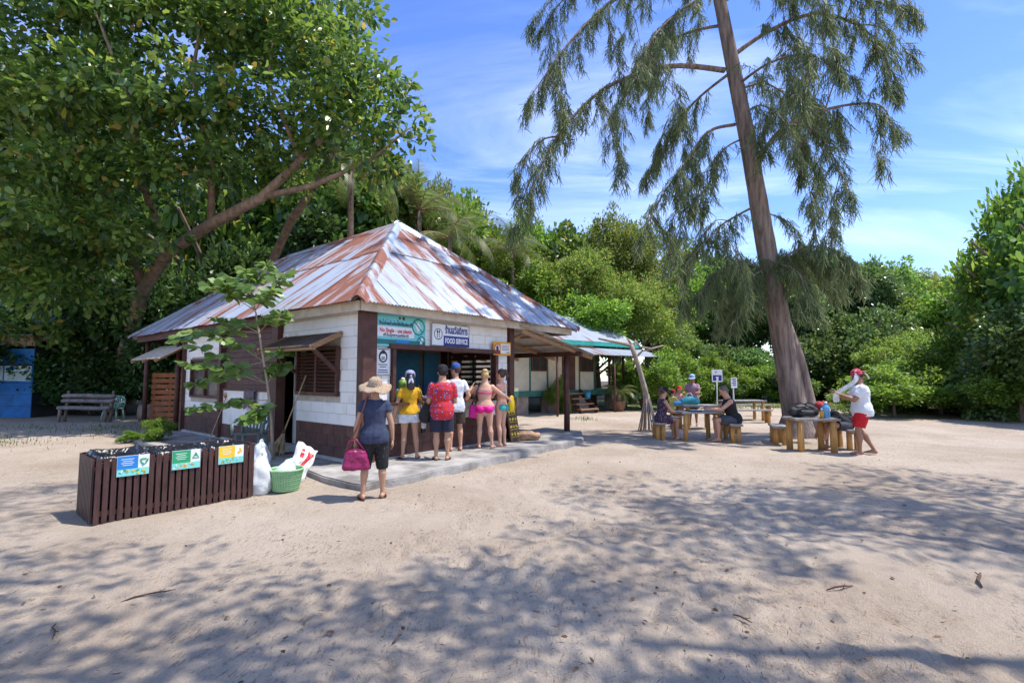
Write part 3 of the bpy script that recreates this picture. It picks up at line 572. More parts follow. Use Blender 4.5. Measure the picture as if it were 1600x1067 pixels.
def sackgrid(u0, u1, v0, v1, side, off, nu, nv, ua=None, ub=None):
    V = []
    for i in range(nu):
        for j in range(nv): g_ = j/(nv-1); a_ = u0+((ua if ua is not None else u0)-u0)*g_; b_ = u1+((ub if ub is not None else u1)-u1)*g_; V.append(sackpt(a_+(b_-a_)*i/(nu-1), v0+(v1-v0)*g_, side, off))
    return V, [(i*nv+j, (i+1)*nv+j, (i+1)*nv+j+1, i*nv+j+1) for i in range(nu-1) for j in range(nv-1)]
Va, Fa = sackgrid(-1, 1, -1, 1, -1, 0, 30, 40); Vb, Fb = sackgrid(-1, 1, -1, 1, 1, 0, 30, 40)
link('bag', np_mesh('bag', Va+Vb, Fa+[tuple(len(Va)+i for i in reversed(f)) for f in Fb], True), MATS['sack_white'], sk)
for args in ((-.12,.10,-.9,.15,-.05,.25), (-.05,.25,.15,.62,.1,.75), (-.62,-.22,.18,.42,-.60,-.25), (-.55,-.3,.5,.62,-.5,-.3)):
    Vp, Fp = sackgrid(args[0], args[1], args[2], args[3], -1, .004, 10, 14, args[4], args[5]); link('print', np_mesh('print', Vp, Fp, True), K_red, sk)
g = G(424, 712); br = thing('broom', 'long straw broom leaning on the hut wall by the door', 'broom', (0,0,0))
ba = HL(-.42, 2.15, .12); bt = HL(-.06, 1.75, 1.62); MB().tube([ba+(bt-ba)*.25, bt], .014, 8).build('handle', mat('bamboo', (.42,.30,.16), .6, .2, 8), br)
bm_ = MB(); q = random.Random(4); c_ = ba+(bt-ba)*.27
for i in range(90): e = ba + Vector((q.uniform(-.17,.17), q.uniform(-.10,.10), q.uniform(-.06,.03))); bm_.bar(c_+Vector((q.uniform(-.02,.02), q.uniform(-.02,.02), 0)), e, .007)
bm_.build('bristles', mat('straw', (.40,.29,.16), .8, .25, 9), br); MB().tube([c_-(bt-ba)*.02, c_+(bt-ba)*.03], .035, 8).build('binding', M_brown, br)
rk = thing('rake', 'thin bamboo rake standing against the white panel', 'rake', (0,0,0)); p0 = HL(-.55, 5.1, .07); p1 = HL(-.05, 5.55, 1.05); MB().tube([p0, p1], .011, 6).build('handle', MATS['bamboo'], rk)
for i in range(7): MB().bar(p1, p1+Vector((-.09+.03*i, .02, .16)), .008).build('tine', M_orange, rk)
cl = thing('hanging_cloth', 'dusky purple cloth hanging over the panel sill', 'cloth', HL(-.06, 4.15, 1.25), HA); V = []; 
for i in range(14):
    for j in range(12): V.append((-.035-.012*math.sin(i*1.3)-(.02 if j else -.05), -.27+.54*i/13, .04-.40*j/11*(1+.12*math.sin(i*.7))))
link('fabric', np_mesh('fabric', V, [(i*12+j, (i+1)*12+j, (i+1)*12+j+1, i*12+j+1) for i in range(13) for j in range(11)], True), mat('purple_cloth', (.16,.12,.15), .9, .2, 8), cl)

# goods on the counter
def coconut(t, s, z, k, lab):
    o = thing('green_coconut', lab, 'coconut', HL(t, s, z), HA, 'green coconuts on the counter'); MB().ell((0,0,.10), (.095,.095,.115)).build('husk', mat('coconut_green', (.16,.28,.05), .5, .3, 5), o); MB().tube([(0,0,.19),(.01,0,.235)], [.05,.03], 8).build('cut_top', mat('coconut_flesh', (.65,.62,.48), .6, .1, 5), o)
for k, (t, s) in enumerate(((.78,-.05),(.97,-.1),(.86,.08))): coconut(t, s, 1.126, k, 'green coconut in the bottom layer on the serving counter')
coconut(.90, -.02, 1.34, 3, 'green coconut on top of the other coconuts')
def jar(t, s, z, r, h, m, lab, nm='jar', cat='jar', grp=None):
    o = thing(nm, lab, cat, HL(t, s, z), HA, grp); MB().lathe([(0,0),(r,0),(r*1.02,h*.2),(r,h*.75),(r*.7,h*.85),(r*.7,h)], 16).build('body', m, o); MB().lathe([(r*.75,h*.96),(r*.75,h*1.08),(0,h*1.08)], 16).build('lid', K_red, o)
for k in range(5): jar(2.9+k*.12, .02, 1.126, .045, .15, mat('jar_%d' % (k % 3), ((.5,.3,.1),(.15,.3,.1),(.5,.45,.4))[k % 3], .3, .1, 5), 'small lidded jar in a row at the end of the counter', grp='jars at the end of the counter')
o = thing('counter_tray', 'wooden tray of wrapped snacks on the serving counter', 'tray', HL(1.75, -.02, 1.126), HA); MB().box((0,0,.02), (.75,.3,.04)).build('tray', M_wood, o)
for k in range(14): q = random.Random(k); blob('snack_packet', (K_white, K_yel, K_aqua, M_cream)[k % 4], o, [(-.05,0,0),(.05,0,0)], [.028,.028], 8, .006, k, (-.3+.1*(k % 7), -.07+.14*(k//7), .07), (0, 0, q.uniform(0, 3)))
o = thing('drinks_fridge', 'tall dark blue drinks fridge inside the hut', 'fridge', HL(1.1, 1.4, .13), HA); MB().box((0,0,.9), (.7,.6,1.8)).build('cabinet', mat('fridge_blue', (.02,.06,.12), .35, .1, 3), o); MB().box((0,-.31,.95), (.6,.02,1.5)).build('glass_door', mat('fridge_glass', (.03,.08,.12), .1, .2, 3), o); MB().bar((.26,-.34,.7), (.26,-.34,1.2), .02).build('handle', M_steel, o)
o = thing('shelf_rack', 'rack of hanging snacks at the counter end', 'rack', HL(.74, .35, .13), HA)
for x in (-.06, .12): MB().tube([(x,0,0),(x,0,1.95)], .012, 6).build('upright', M_steel, o)
for k in range(9): boxpart('shelf', (.03, 0, .25+k*.2), (.24,.16,.012), M_steel, o)
for k in range(22): q = random.Random(k+50); blob('snack_packet', (K_white, K_red, K_yel, M_cream, K_orange)[k % 5], o, [(0,0,-.05),(0,0,.05)], [(.045,.02)]*2, 8, .008, k, (-.04+.07*(k % 3), -.06, .95+.14*(k//3)), (0, q.uniform(-.3,.3), 0))
# menu board and log by the porch
g = G(806, 690, .1); mbd = thing('menu_board', 'brown menu board with yellow drawings leaning by the hut end', 'menu board', (g.x, g.y, .1), HA)
p = MB().box((0,0,.47), (.34,.03,.95)).build('board', mat('menu_brown', (.10,.055,.03), .6, .2, 5), mbd, None, (R(-12), 0, 0))
for k in range(5):
    z = .86-k*.17
    for j in range(3): boxpart('drawing', (-.1+.1*j, -.017, z), (.055+.02*((k+j) % 2), .003, .045), K_yel, p, (0, .5*j+k, 0))
    boxpart('drawing', (0, -.017, z-.065), (.26, .003, .008), K_yel, p)
for sx in (-.14, .14): MB().bar((sx,.30,0), (sx,.12,.85), .03).build('prop', M_wood, mbd)
g = G(812, 690, .1); lg = thing('bench_log', 'hollowed pale wooden log lying at the porch edge', 'log', (g.x+.15, g.y+.25, .1), R(15)); blob('log', mat('log_wood', (.36,.21,.12), .7, .3, 5, .4, 15), lg, [(-.26,0,.11),(-.1,.02,.13),(.12,-.02,.12),(.28,.02,.09)], [.11,.12,.12,.09], 12, .025, 2, wr=.05); blob('bark', M_bark, lg, [(-.27,.04,.09),(.1,.05,.08)], [.10,.09], 10, .02, 8)

# ================================================================ PLASTIC CHAIRS
def chair(label, px, py, rz, colr, nm):
    g = G(px, py) if py else px; o = thing('plastic_chair', label, 'chair', (g.x, g.y, g.z), rz); m = mat(nm, colr, .4, .12, 5)
    V = []; n = 9
    for i in range(n):
        for j in range(n):
            x = (i/(n-1)-.5)*.46; y = (j/(n-1)-.5)*.44; V.append((x*(1+.12*y), y, .42+.018*(x/.23)**2+.015*(y/.22)))
    st = link('seat', np_mesh('seat', V, [(i*n+j, (i+1)*n+j, (i+1)*n+j+1, i*n+j+1) for i in range(n-1) for j in range(n-1)], True), m, o); md = st.modifiers.new('t', 'SOLIDIFY'); md.thickness = .02
    for sx in (-1, 1):
        MB().tube([(sx*.20,.19,.42),(sx*.25,.25,.0)], [(.035,.02),(.028,.016)], 8).build('leg', m, o); MB().tube([(sx*.19,-.20,.42),(sx*.24,-.28,.0)], [(.035,.02),(.028,.016)], 8).build('leg', m, o)
        MB().tube([(sx*.25,.22,.43),(sx*.28,.20,.60),(sx*.285,.05,.655),(sx*.28,-.15,.66),(sx*.24,-.26,.70)], [(.03,.014)]*5, 8).build('armrest', m, o)
    pts = [(-.22,-.20,.42),(-.25,-.27,.62),(-.20,-.31,.78),(-.09,-.335,.855),(.09,-.335,.855),(.20,-.31,.78),(.25,-.27,.62),(.22,-.20,.42)]; MB().tube(pts, .024, 8).build('back_frame', m, o)
    for i in range(6): x = -.155+i*.062; MB().tube([(x,-.215,.43),(x*1.05,-.28,.62),(x,-.325,.83-.5*x*x*4)], [(.022,.007)]*3, 6, side=(1,0,0)).build('back_slat', m, o)
    MB().tube([(-.23,-.275,.60),(0,-.29,.60),(.23,-.275,.60)], [(.018,.008)]*3, 6).build('back_band', m, o); return o
chair('grey green plastic armchair standing by the white panel of the hut', HL(-.72, 2.55, .07), None, R(190), (.13,.20,.19), 'chair_greygreen')
chair('pale green plastic armchair beside the log bench under the trees', 176, 656, R(-170), (.28,.44,.36), 'chair_palegreen')

# ================================================================ PICNIC TABLES AND BENCHES
def log_table(name, label, cat, c, rz, L_, W_, H_, lr=.055, th=.045, inset=.12, grp=None, planks=3, topm=M_top):
    o = thing(name, label, cat, (c[0], c[1], 0), rz, grp)
    for k in range(planks): boxpart('plank', (0, (k-(planks-1)/2)*W_/planks, H_-th/2+.002*(k % 2)), (L_+.01*(k % 2), W_/planks-.008, th), topm, o)
    for sx in (-1, 1):
        for sy in (-1, 1): MB().tube([(sx*(L_/2-inset), sy*(W_/2-.08), -.05), (sx*(L_/2-inset), sy*(W_/2-.08), H_*.5), (sx*(L_/2-inset), sy*(W_/2-.08), H_-th-.001)], [lr*1.04, lr, lr*.97], 12).build('leg', M_honey, o)
        boxpart('crosspiece', (sx*(L_/2-inset), 0, H_-th-.03), (.05, W_*.7, .05), M_wood, o)
    return o
GB = 'log legged benches'
t1c = G(1092, 686); t1c = Vector((4.72, 12.75, 0)); trz = R(8)
log_table('picnic_table', 'log legged table where the man in the black tank top sits', 'table', t1c, trz, 1.15, .72, .72)
log_table('bench', 'short log bench under the woman in the floral dress', 'bench', (3.80, 12.95), R(80), .95, .30, .44, inset=.13, planks=2, grp=GB)
log_table('bench', 'short log bench under the man in the black tank top', 'bench', (5.52, 12.55), R(80), .95, .30, .44, inset=.13, planks=2, grp=GB)
log_table('bench', 'empty log bench between the table and the tree trunk', 'bench', (6.35, 14.6), R(80), .9, .32, .44, inset=.13, planks=2, grp=GB)
b1 = G(1220, 694); log_table('bench', 'pale topped log bench at the foot of the big trunk', 'bench', (b1.x+.08, b1.y+.25), R(70), .8, .34, .43, inset=.12, planks=2, grp=GB)
t2 = G(1280, 706); T2C = Vector((t2.x+.02, t2.y+.30, 0)); log_table('picnic_table', 'log legged table with a backpack on it beside the big trunk', 'table', T2C, R(-4), .92, .66, .70, lr=.065)
log_table('bench', 'log bench behind the backpack table with a person on it', 'bench', (7.5, 11.3), R(85), .9, .32, .44, inset=.12, planks=2, grp=GB)
log_table('picnic_table', 'empty far log legged table near the blue signs', 'table', (8.6, 18.6), R(6), 1.5, .7, .72, grp=None)
log_table('picnic_table', 'log legged table behind the tank top man with children round it', 'table', (5.75, 15.5), R(6), 1.1, .7, .72)
log_table('bench', 'long log bench in front of the empty far table', 'bench', (8.3, 17.5), R(4), 1.6, .32, .44, planks=2, grp=GB)
log_table('bench', 'log bench behind the empty far table on the lawn edge', 'bench', (9.8, 20.6), R(4), 1.9, .32, .44, planks=2, grp=GB)
# things on the tables
bp_ = thing('backpack', 'black backpack lying on the log table by the trunk', 'backpack', (T2C.x-.12, T2C.y+.05, .70)); blob('pack', mat('black_nylon', (.02,.02,.022), .6, .3, 8, .4, 20), bp_, [(-.22,0,.12),(0,.02,.17),(.22,0,.13)], [.11,.15,.11], 14, .025, 4); blob('pocket', MATS['black_nylon'], bp_, [(-.1,-.12,.10),(.12,-.12,.10)], [.07,.07], 10, .015, 6)
for sx in (-.1, .1): MB().tube([(sx-.1,-.02,.28),(sx,-.08,.34),(sx+.12,-.10,.26)], .014, 6).build('strap', MATS['black_nylon'], bp_)
def bottle(name, label, loc, m, h=.30, r=.05):
    o = thing(name, label, 'bottle', loc); MB().lathe([(0,0),(r,0),(r,h*.65),(r*.9,h*.72),(r*.35,h*.88),(r*.35,h)], 14).build('body', m, o); MB().lathe([(r*.4,h*.94),(r*.4,h*1.05),(0,h*1.05)], 12).build('cap', K_white, o)
M_bottle = mat('blue_bottle', (.12,.35,.62), .15, .1, 4); bottle('water_bottle', 'big blue water bottle on the backpack table', (T2C.x+.27, T2C.y-.12, .70), M_bottle, .34, .085)
bottle('water_bottle', 'small orange drink bottle next to the blue one', (T2C.x+.13, T2C.y-.20, .70), mat('orange_bottle', (.6,.3,.05), .25, .1, 4), .2, .04)
o = thing('beach_bag', 'turquoise and blue beach bag on the children table', 'bag', (5.45, 15.3, .72)); blob('bag', mat('aqua_fabric', (.06,.38,.42), .7, .25, 6, .4, 20), o, [(-.2,0,.12),(.0,0,.16),(.22,0,.12)], [.11,.15,.11], 12, .02, 3); MB().tube([(-.12,0,.25),(-.05,0,.36),(.05,0,.36),(.12,0,.25)], .012, 6).build('handle', K_white, o)
o = thing('swim_ring', 'folded bright blue beach towel on the children table', 'towel', (5.1, 15.25, .72)); o.name = 'beach_towel'; blob('towel', mat('towel_blue', (.08,.3,.6), .9, .2, 10), o, [(-.1,0,.06),(.12,0,.07)], [.07,.06], 10, .015, 8)
o = thing('food_tray', 'dark tray with paper in front of the tank top man', 'tray', (4.6, 12.65, .722)); MB().box((0,0,.012), (.34,.26,.02)).build('tray', M_dark, o); MB().box((.02,0,.026), (.22,.16,.006)).build('paper', K_white, o)

# ================================================================ SIGN POSTS
def signpost(label, g, h, w, hh, blue, rz=0):
    o = thing('sign_post', label, 'sign', (g.x, g.y, 0), rz); MB().tube([(0,.03,-.1),(0,.03,h)], .03, 10).build('post', mat('post_grey', (.55,.57,.58), .6, .1, 4), o); MB().box((0,-.03,h-hh/2+.05), (w,.03,hh)).build('board', K_white, o)
    if w > .4:
        boxpart('print', (0, -.047, h-hh*.68+.05), (w*.84, .004, hh*.46), blue, o); boxpart('symbol', (0, -.051, h-hh*.78+.05), (w*.2, .003, hh*.26), K_white, o); boxpart('symbol', (0, -.0515, h-hh*.62+.05), (w*.32, .003, hh*.08), K_white, o); boxpart('mark', (-w*.12, -.047, h-hh*.2+.05), (w*.22, .003, hh*.07), K_blk, o, (0, R(-45), 0))
    else:
        for k_ in range(4): boxpart('line', (w*(.05 if k_ % 2 else -.03), -.047, h-hh*(.14+.2*k_)+.05), (w*(.6 if k_ % 2 else .75), .004, hh*.09), blue, o)
    return o
gs = G(1121, 622); signpost('tall white and blue information sign on a grey post at the lawn', Vector((gs.x*.6, gs.y*.6, 0)), 1.85, .46, .54, K_navy)
gs = G(1147, 626); signpost('small blue lettered notice on a short post on the lawn', Vector((gs.x*.62, gs.y*.62, 0)), 1.5, .26, .42, K_navy, R(10))

# ================================================================ BUNGALOW BEHIND
HA2 = R(38); HO2 = Vector((-1.6, 19.4, 0)); hs_ = thing('stilt_bungalow', 'cream bungalow with green trim on concrete piers behind the hut', 'house', HO2, HA2)
M_creamw = mat('cream_wall', (.55,.50,.38), .75, .1, 3); M_gtrim = mat('green_trim', (.03,.15,.11), .55, .2, 4); M_teal = mat('teal_fascia', (.04,.36,.30), .5, .15, 4); M_pier = mat('stained_pier', (.36,.27,.22), .95, .3, 4, .5, 20)
LB, WB, ZF, ZE = 9.2, 5.0, .98, 3.15
def bp2(name, c, d, m, par=hs_, rot=None): return boxpart(name, c, d, m, par, rot)
bp2('floor', (LB/2, WB/2, ZF-.06), (LB, WB, .12), M_gtrim); bp2('floor_beam', (LB/2, -.04, ZF-.12), (LB+.1, .08, .24), M_gtrim)
for i in range(7): bp2('wall_panel', (.5+i*1.0, .03, (ZF+ZE)/2), (.985, .06, ZE-ZF), M_creamw); 
for i in range(8): bp2('batten', (i*1.0, -.015, (ZF+ZE)/2), (.07, .04, ZE-ZF), M_gtrim)
bp2('wall', (7.0, WB/2, (ZF+ZE)/2), (.06, WB, ZE-ZF), M_creamw); bp2('wall', (0, WB/2, (ZF+ZE)/2), (.06, WB, ZE-ZF), M_creamw); bp2('wall', (3.5, WB, (ZF+ZE)/2), (7, .06, ZE-ZF), M_creamw)
for x in (1.5, 3.5, 6.45):
    w_ = bp2('window', (x, -.02, ZF+1.30), (.80, .05, .85), M_dark)
    for c, d in (((0,-.03,.43),(.88,.05,.06)), ((0,-.03,-.43),(.88,.05,.06)), ((-.42,-.03,0),(.05,.05,.84)), ((.42,-.03,0),(.05,.05,.84)), ((0,-.03,0),(.04,.04,.84))): boxpart('frame', c, d, M_brown, w_)
bp2('door', (5.3, -.02, ZF+1.0), (.8, .05, 2.0), M_brown)
for i, x in enumerate((.5, 2.6, 4.4, 6.3, 8.6)): 
    for y in (.25, WB-.3): bp2('pier', (x, y, .35), (.62, .5, .78), M_pier)
for k in range(4): bp2('step', (5.4, -.25-.28*(3-k), .17+k*.22), (1.1, .28, .06), M_wood)
for x in (4.9, 5.9): MB().bar((x, -1.2, .05), (x, -.1, .95), .05, .2).build('stringer', M_brown, hs_)
bp2('deck_rail', (8.1, -.03, ZF+.9), (2.2, .05, .06), M_brown)
for i in range(3): bp2('porch_post', (7.05+i*1.05, 0, (ZF+ZE)/2), (.09, .09, ZE-ZF), M_brown)
ov = .55; rdg = 1.55; L2 = LB+2*ov; W2 = WB+2*ov; sl = math.hypot(W2/2, rdg)
for side in (0, 1):
    for i in range(11):
        u0 = i*L2/11; me = corr_mesh(0, L2/11+.03, 0, lambda u: sl, 0, rows=3); o = link('roof_sheet', me, GALV, hs_)
        ud = Vector((1,0,0)) if side == 0 else Vector((-1,0,0)); vd = Vector((0, (1 if side == 0 else -1)*W2/2, rdg)).normalized(); M_ = Matrix((ud, vd, ud.cross(vd))).transposed().to_4x4()
        M_.translation = Vector(((-ov+u0) if side == 0 else (LB+ov-u0), -ov if side == 0 else WB+ov, ZE+.05+.008*(i % 2))); o.matrix_local = M_
bp2('eave_fascia', (LB/2, -ov+.02, ZE-.03), (L2, .03, .20), M_teal); bp2('eave_fascia', (LB+ov-.05, WB/2, ZE-.03), (.03, W2-.1, .2), M_teal)
for i in range(6):
    me = corr_mesh(0, 1.22, 0, lambda u: 1.5, 0, rows=3); o = link('verandah_sheet', me, GALV, hs_); vd = Vector((0, 1.4, .42)).normalized(); ud = Vector((1,0,0)); M_ = Matrix((ud, vd, ud.cross(vd))).transposed().to_4x4(); M_.translation = Vector((3.0+i*1.2, -1.75, ZE-.62+.008*(i % 2))); o.matrix_local = M_
for x in (3.1, 6.6, 10.0): MB().tube([(x,-1.6,0),(x,-1.6,ZE-.6)], .05, 8).build('verandah_post', M_brown, hs_)
def b2w(x, y, z=0): return HO2 + Matrix.Rotation(HA2, 3, 'Z') @ Vector((x, y, z))
o = thing('porch_chair', 'dark wooden chair on the bungalow porch', 'chair', b2w(7.9, 1.2, ZF), HA2)
for sx in (-.2, .2):
    for sy in (-.2, .2): boxpart('leg', (sx, sy, .22), (.05,.05,.44), M_brown, o)
    boxpart('back_post', (sx, .2, .7), (.05,.05,.55), M_brown, o)
boxpart('seat', (0,0,.46), (.48,.48,.04), M_brown, o)
for k in range(3): boxpart('back_rail', (0, .2, .6+k*.16), (.42,.025,.07), M_brown, o)
for k, (x, lab) in enumerate(((7.4, 'brown clay pot under the bungalow cycad'), (9.4, 'brown clay pot at the bungalow porch end'))):
    o = thing('clay_pot', lab, 'pot', b2w(x, -1.15, 0)); MB().lathe([(0,0),(.2,0),(.3,.25),(.29,.42),(.32,.46),(.27,.46),(.25,.35),(0,.35)], 20).build('pot', mat('clay', (.25,.13,.08), .85, .2, 5), o)
o = thing('blue_bucket', 'small blue plastic bucket on the bungalow steps', 'bucket', b2w(5.75, -.75, .62)); MB().lathe([(0,0),(.11,0),(.15,.28),(.14,.28),(.10,.02)], 18).build('pail', mat('bucket_blue', (.03,.28,.50), .4, .1, 4), o); MB().tube([(-.14,0,.27),(-.1,0,.38),(.1,0,.38),(.14,0,.27)], .006, 6).build('handle', M_steel, o)

# ================================================================ LEFT EDGE: shed, bench, fence
gsd = G(48, 652); sh = thing('blue_shed', 'bright blue boarded shed with pinned notices under the trees', 'shed', (gsd.x, gsd.y, 0), R(4)); M_bl = mat('shed_blue', (.012,.13,.36), .6, .25, 3, .2, 20); M_bd = mat('shed_dark', (.03,.03,.035), .8, .2, 3)
for i in range(6): boxpart('board', (-1.6, 0, .22+i*.45), (3.2, .06, .44), M_bl, sh)
boxpart('side_wall', (-.02, 1.2, 1.4), (.05, 2.4, 2.8), M_bd, sh); boxpart('roof_board', (-1.6, -.05, 2.98), (3.5, .3, .36), M_wood, sh); boxpart('roof_slab', (-1.6, 1.0, 3.2), (3.6, 2.8, .07), M_awn, sh); boxpart('shelf', (-1.6, -.1, 2.05), (3.1, .16, .05), M_bd, sh)
n_ = boxpart('notice', (-.55, -.04, 1.72), (.98, .02, .58), mat('paper_notice', (.55,.66,.64), .7, .08, 5), sh)
boxpart('print', (-.28, -.013, .18), (.32, .004, .12), K_blue, n_)
for k in range(5): boxpart('print', (.02, -.013, .06-k*.07), (.8-.1*(k % 2), .004, .018), K_brn, n_)
boxpart('notice', (-1.35, -.04, 1.72), (.5, .02, .6), MATS['paper_notice'], sh)
gb = G(118, 660); lb = thing('log_bench', 'rustic bench of split logs at the forest edge', 'bench', (gb.x, gb.y+.3, 0), R(-3))
for z, y in ((.48, 0), (.72, .16), (.9, .18)): blob('log', mat('grey_log', (.22,.18,.17), .9, .3, 5, .6, 14), lb, [(-.92,y,z),(-.3,y+.01,z+.015),(.4,y,z-.01),(.92,y,z)], [(.10,.08)]*4, 10, .012, int(z*10))
for x in (-.85, .85): MB().tube([(x,-.06,-.05),(x,-.03,.42)], .05, 8).build('leg', M_bark, lb); MB().tube([(x,.16,-.05),(x,.26,1.08)], .045, 8).build('leg', M_bark, lb)
gf = G(263, 664); fn = thing('slat_fence', 'orange stained slatted screen at the hut rear corner', 'fence', (gf.x, gf.y, 0), R(8))
for k in range(9): boxpart('slat', (0, 0, .16+k*.185), (1.12, .03, .135), M_orange, fn)
for x in (-.5, 0, .5): boxpart('post', (x, .04, .85), (.07, .05, 1.75), M_orange, fn)
gl = G(214, 662); o = thing('cut_log', 'short cut log with pale end lying by the chair', 'log', (gl.x, gl.y+.9, .32), R(20)); MB().tube([(-.5,0,0),(0,.01,.01),(.5,0,0)], [.3,.29,.3], 16).build('bark', M_bark, o); MB().lathe([(0,0),(.27,0)], 16).build('cut_end', mat('pale_cut', (.6,.56,.5), .8, .1, 5), o, (.505, 0, 0), (0, R(90), 0))

# ================================================================ VEGETATION
def unit(v): return v/np.maximum(np.linalg.norm(v, axis=-1, keepdims=True), 1e-6)
def leaves(P, A, Nn, L_, W_, shape=4):
    A = unit(A); B = unit(np.cross(Nn, A)); Nn = np.cross(A, B); n = len(P); L_ = L_[:, None]; W_ = W_[:, None]
    if shape == 4:
        V = np.stack([P, P+A*L_*.5+B*W_*.5+Nn*W_*.12, P+A*L_, P+A*L_*.5-B*W_*.5+Nn*W_*.12], 1); base = np.arange(n)[:, None]*4
        F = np.concatenate([base+np.array([[0,1,2]]), base+np.array([[0,2,3]])], 0)
    else:
        dr = -Nn*L_*.10
        V = np.stack([P, P+A*L_*.35+B*W_*.36+Nn*W_*.08, P+A*L_*.35-B*W_*.36+Nn*W_*.08, P+A*L_*.75+B*W_*.48+dr*.5, P+A*L_*.75-B*W_*.48+dr*.5, P+A*L_+dr], 1); base = np.arange(n)[:, None]*6
        F = np.concatenate([base+np.array([[a,b,c]]) for a, b, c in ((0,1,2),(1,3,4),(1,4,2),(3,5,4))], 0)
    return V.reshape(-1, 3), F
def crown(seed, blobs, nclump, per, Ls, Ws, cr=(.35,.75), shape=4, droop=.3, fill=.4, flat=.95):
    q = np.random.default_rng(seed); w = np.array([b[1][0]*b[1][1]+b[1][1]*b[1][2] for b in blobs]); w = w/w.sum(); PS = []; AS = []; NS = []
    bi = q.choice(len(blobs), nclump, p=w)
    for i in bi:
        c, r = np.array(blobs[i][0]), np.array(blobs[i][1]); d = unit(q.normal(size=3)); 
        if d[2] < -.35: d[2] *= -.6
        rad = 1-.45*q.random()**2 if q.random() > fill else q.random()**.4*.75; shoot = q.random() < .13
        if shoot: rad = q.uniform(1.05, 1.28)
        cc = c + d*r*rad; k = int(per*q.uniform(.6, 1.4)); s_ = q.uniform(*cr)*(.6 if shoot else 1.6 if q.random() < .12 else 1)
        dd = unit(q.normal(size=(k, 3))); rr_ = s_*q.random(k)[:, None]**.45; P = cc + dd*rr_*np.array([1, 1, flat])
        out = unit(dd*.9 + d*.5 + q.normal(size=(k, 3))*.35); out[:, 2] -= droop*q.random(k)
        nn = unit(np.array([0,0,.8]) + dd*.5 + d*.3 + q.normal(size=(k, 3))*.55); PS.append(P); AS.append(out); NS.append(nn)
    P = np.concatenate(PS); A = np.concatenate(AS); Nn = np.concatenate(NS); n = len(P)
    return leaves(P, A, Nn, q.uniform(*Ls, n), q.uniform(*Ws, n), shape)
LM_big = leafmat('leaf_big_glossy', (.034,.085,.018), (.085,.17,.026), (.19,.29,.05), .33, .42, .6, yellow=(.36,.27,.04))
LM_mid = leafmat('leaf_bright', (.055,.12,.016), (.12,.225,.026), (.22,.33,.05), .42, .45, .5)
LM_fine = leafmat('leaf_fine', (.07,.125,.018), (.14,.22,.03), (.25,.32,.07), .5, .45, .4, yellow=(.35,.18,.05))
LM_hibiscus = leafmat('leaf_sea_hibiscus', (.04,.095,.022), (.09,.175,.04), (.18,.27,.08), .30, .36, .7)  # glossy sea hibiscus leaf in its own greens
LM_cas = leafmat('casuarina_needle', (.06,.095,.04), (.115,.16,.065), (.20,.23,.10), .55, .38, .3)
LM_palm = leafmat('palm_leaflet', (.04,.08,.015), (.09,.14,.03), (.22,.24,.08), .38, .35, .5)
LM_dark = leafmat('leaf_shade_darkened', (.018,.045,.014), (.04,.09,.02), (.08,.15,.035), .36, .34, .5)  # leaf greens darkened to paint in the shade under the canopy
def std_blobs(seed, n, rx, rz, zc):
    q = random.Random(seed); out = [((0,0,zc), (rx*.62, rx*.62, rz*.7))]
    for i in range(n):
        a = 2*math.pi*i/n+q.uniform(-.4,.4); r = rx*q.uniform(.35,.72); out.append(((r*math.cos(a), r*math.sin(a), zc+rz*q.uniform(-.55,.55)), (rx*q.uniform(.3,.5),)*2+(rz*q.uniform(.3,.48),)))
    out.append(((q.uniform(-.2,.2)*rx, q.uniform(-.2,.2)*rx, zc+rz*.62), (rx*.4, rx*.4, rz*.38))); return out
CRW = {}     # crown meshes at unit-ish size: radius 3, height ~6, base at z=0
def mkcrown(key, seed, lm, ncl, per, Ls, Ws, rx=3.0, rz=2.7, zc=3.0, **kw):
    V, F = crown(seed, std_blobs(seed, 8, rx, rz, zc), ncl, per, Ls, Ws, **kw); me = np_mesh('crown_'+key, V, F); me.materials.append(lm); CRW[key] = me
mkcrown('b1', 1, LM_mid, 300, 55, (.16,.28), (.09,.15), cr=(.3,.65)); mkcrown('b2', 2, LM_mid, 300, 55, (.16,.28), (.09,.15), cr=(.3,.6)); mkcrown('b3', 3, LM_hibiscus, 320, 60, (.15,.25), (.11,.18), cr=(.3,.6))
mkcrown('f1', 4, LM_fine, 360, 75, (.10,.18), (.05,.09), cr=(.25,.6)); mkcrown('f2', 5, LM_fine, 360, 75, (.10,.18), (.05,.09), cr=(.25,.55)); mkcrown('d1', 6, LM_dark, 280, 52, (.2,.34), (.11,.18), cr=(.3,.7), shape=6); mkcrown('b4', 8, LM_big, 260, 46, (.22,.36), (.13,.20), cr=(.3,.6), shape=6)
TRK = {}
def trunk_mesh(seed):
    q = random.Random(seed); mb = MB(); h = 4.4; mb.tube([(0,0,-.2),(q.uniform(-.1,.1),q.uniform(-.1,.1),1.2),(q.uniform(-.25,.25),q.uniform(-.2,.2),2.6),(q.uniform(-.4,.4),q.uniform(-.3,.3),h)], [.2,.15,.12,.06], 9)
    for i in range(6): a = q.uniform(0, 6.28); z = q.uniform(1.3, 3.2); mb.tube([(0,0,z),(math.cos(a)*.8, math.sin(a)*.8, z+.7),(math.cos(a)*1.8, math.sin(a)*1.8, z+1.3)], [.08,.05,.02], 6)
    me = mb.mesh('trunk'); me.materials.append(M_bark); return me
for k in range(3): TRK[k] = trunk_mesh(k+20)
TN = [0]
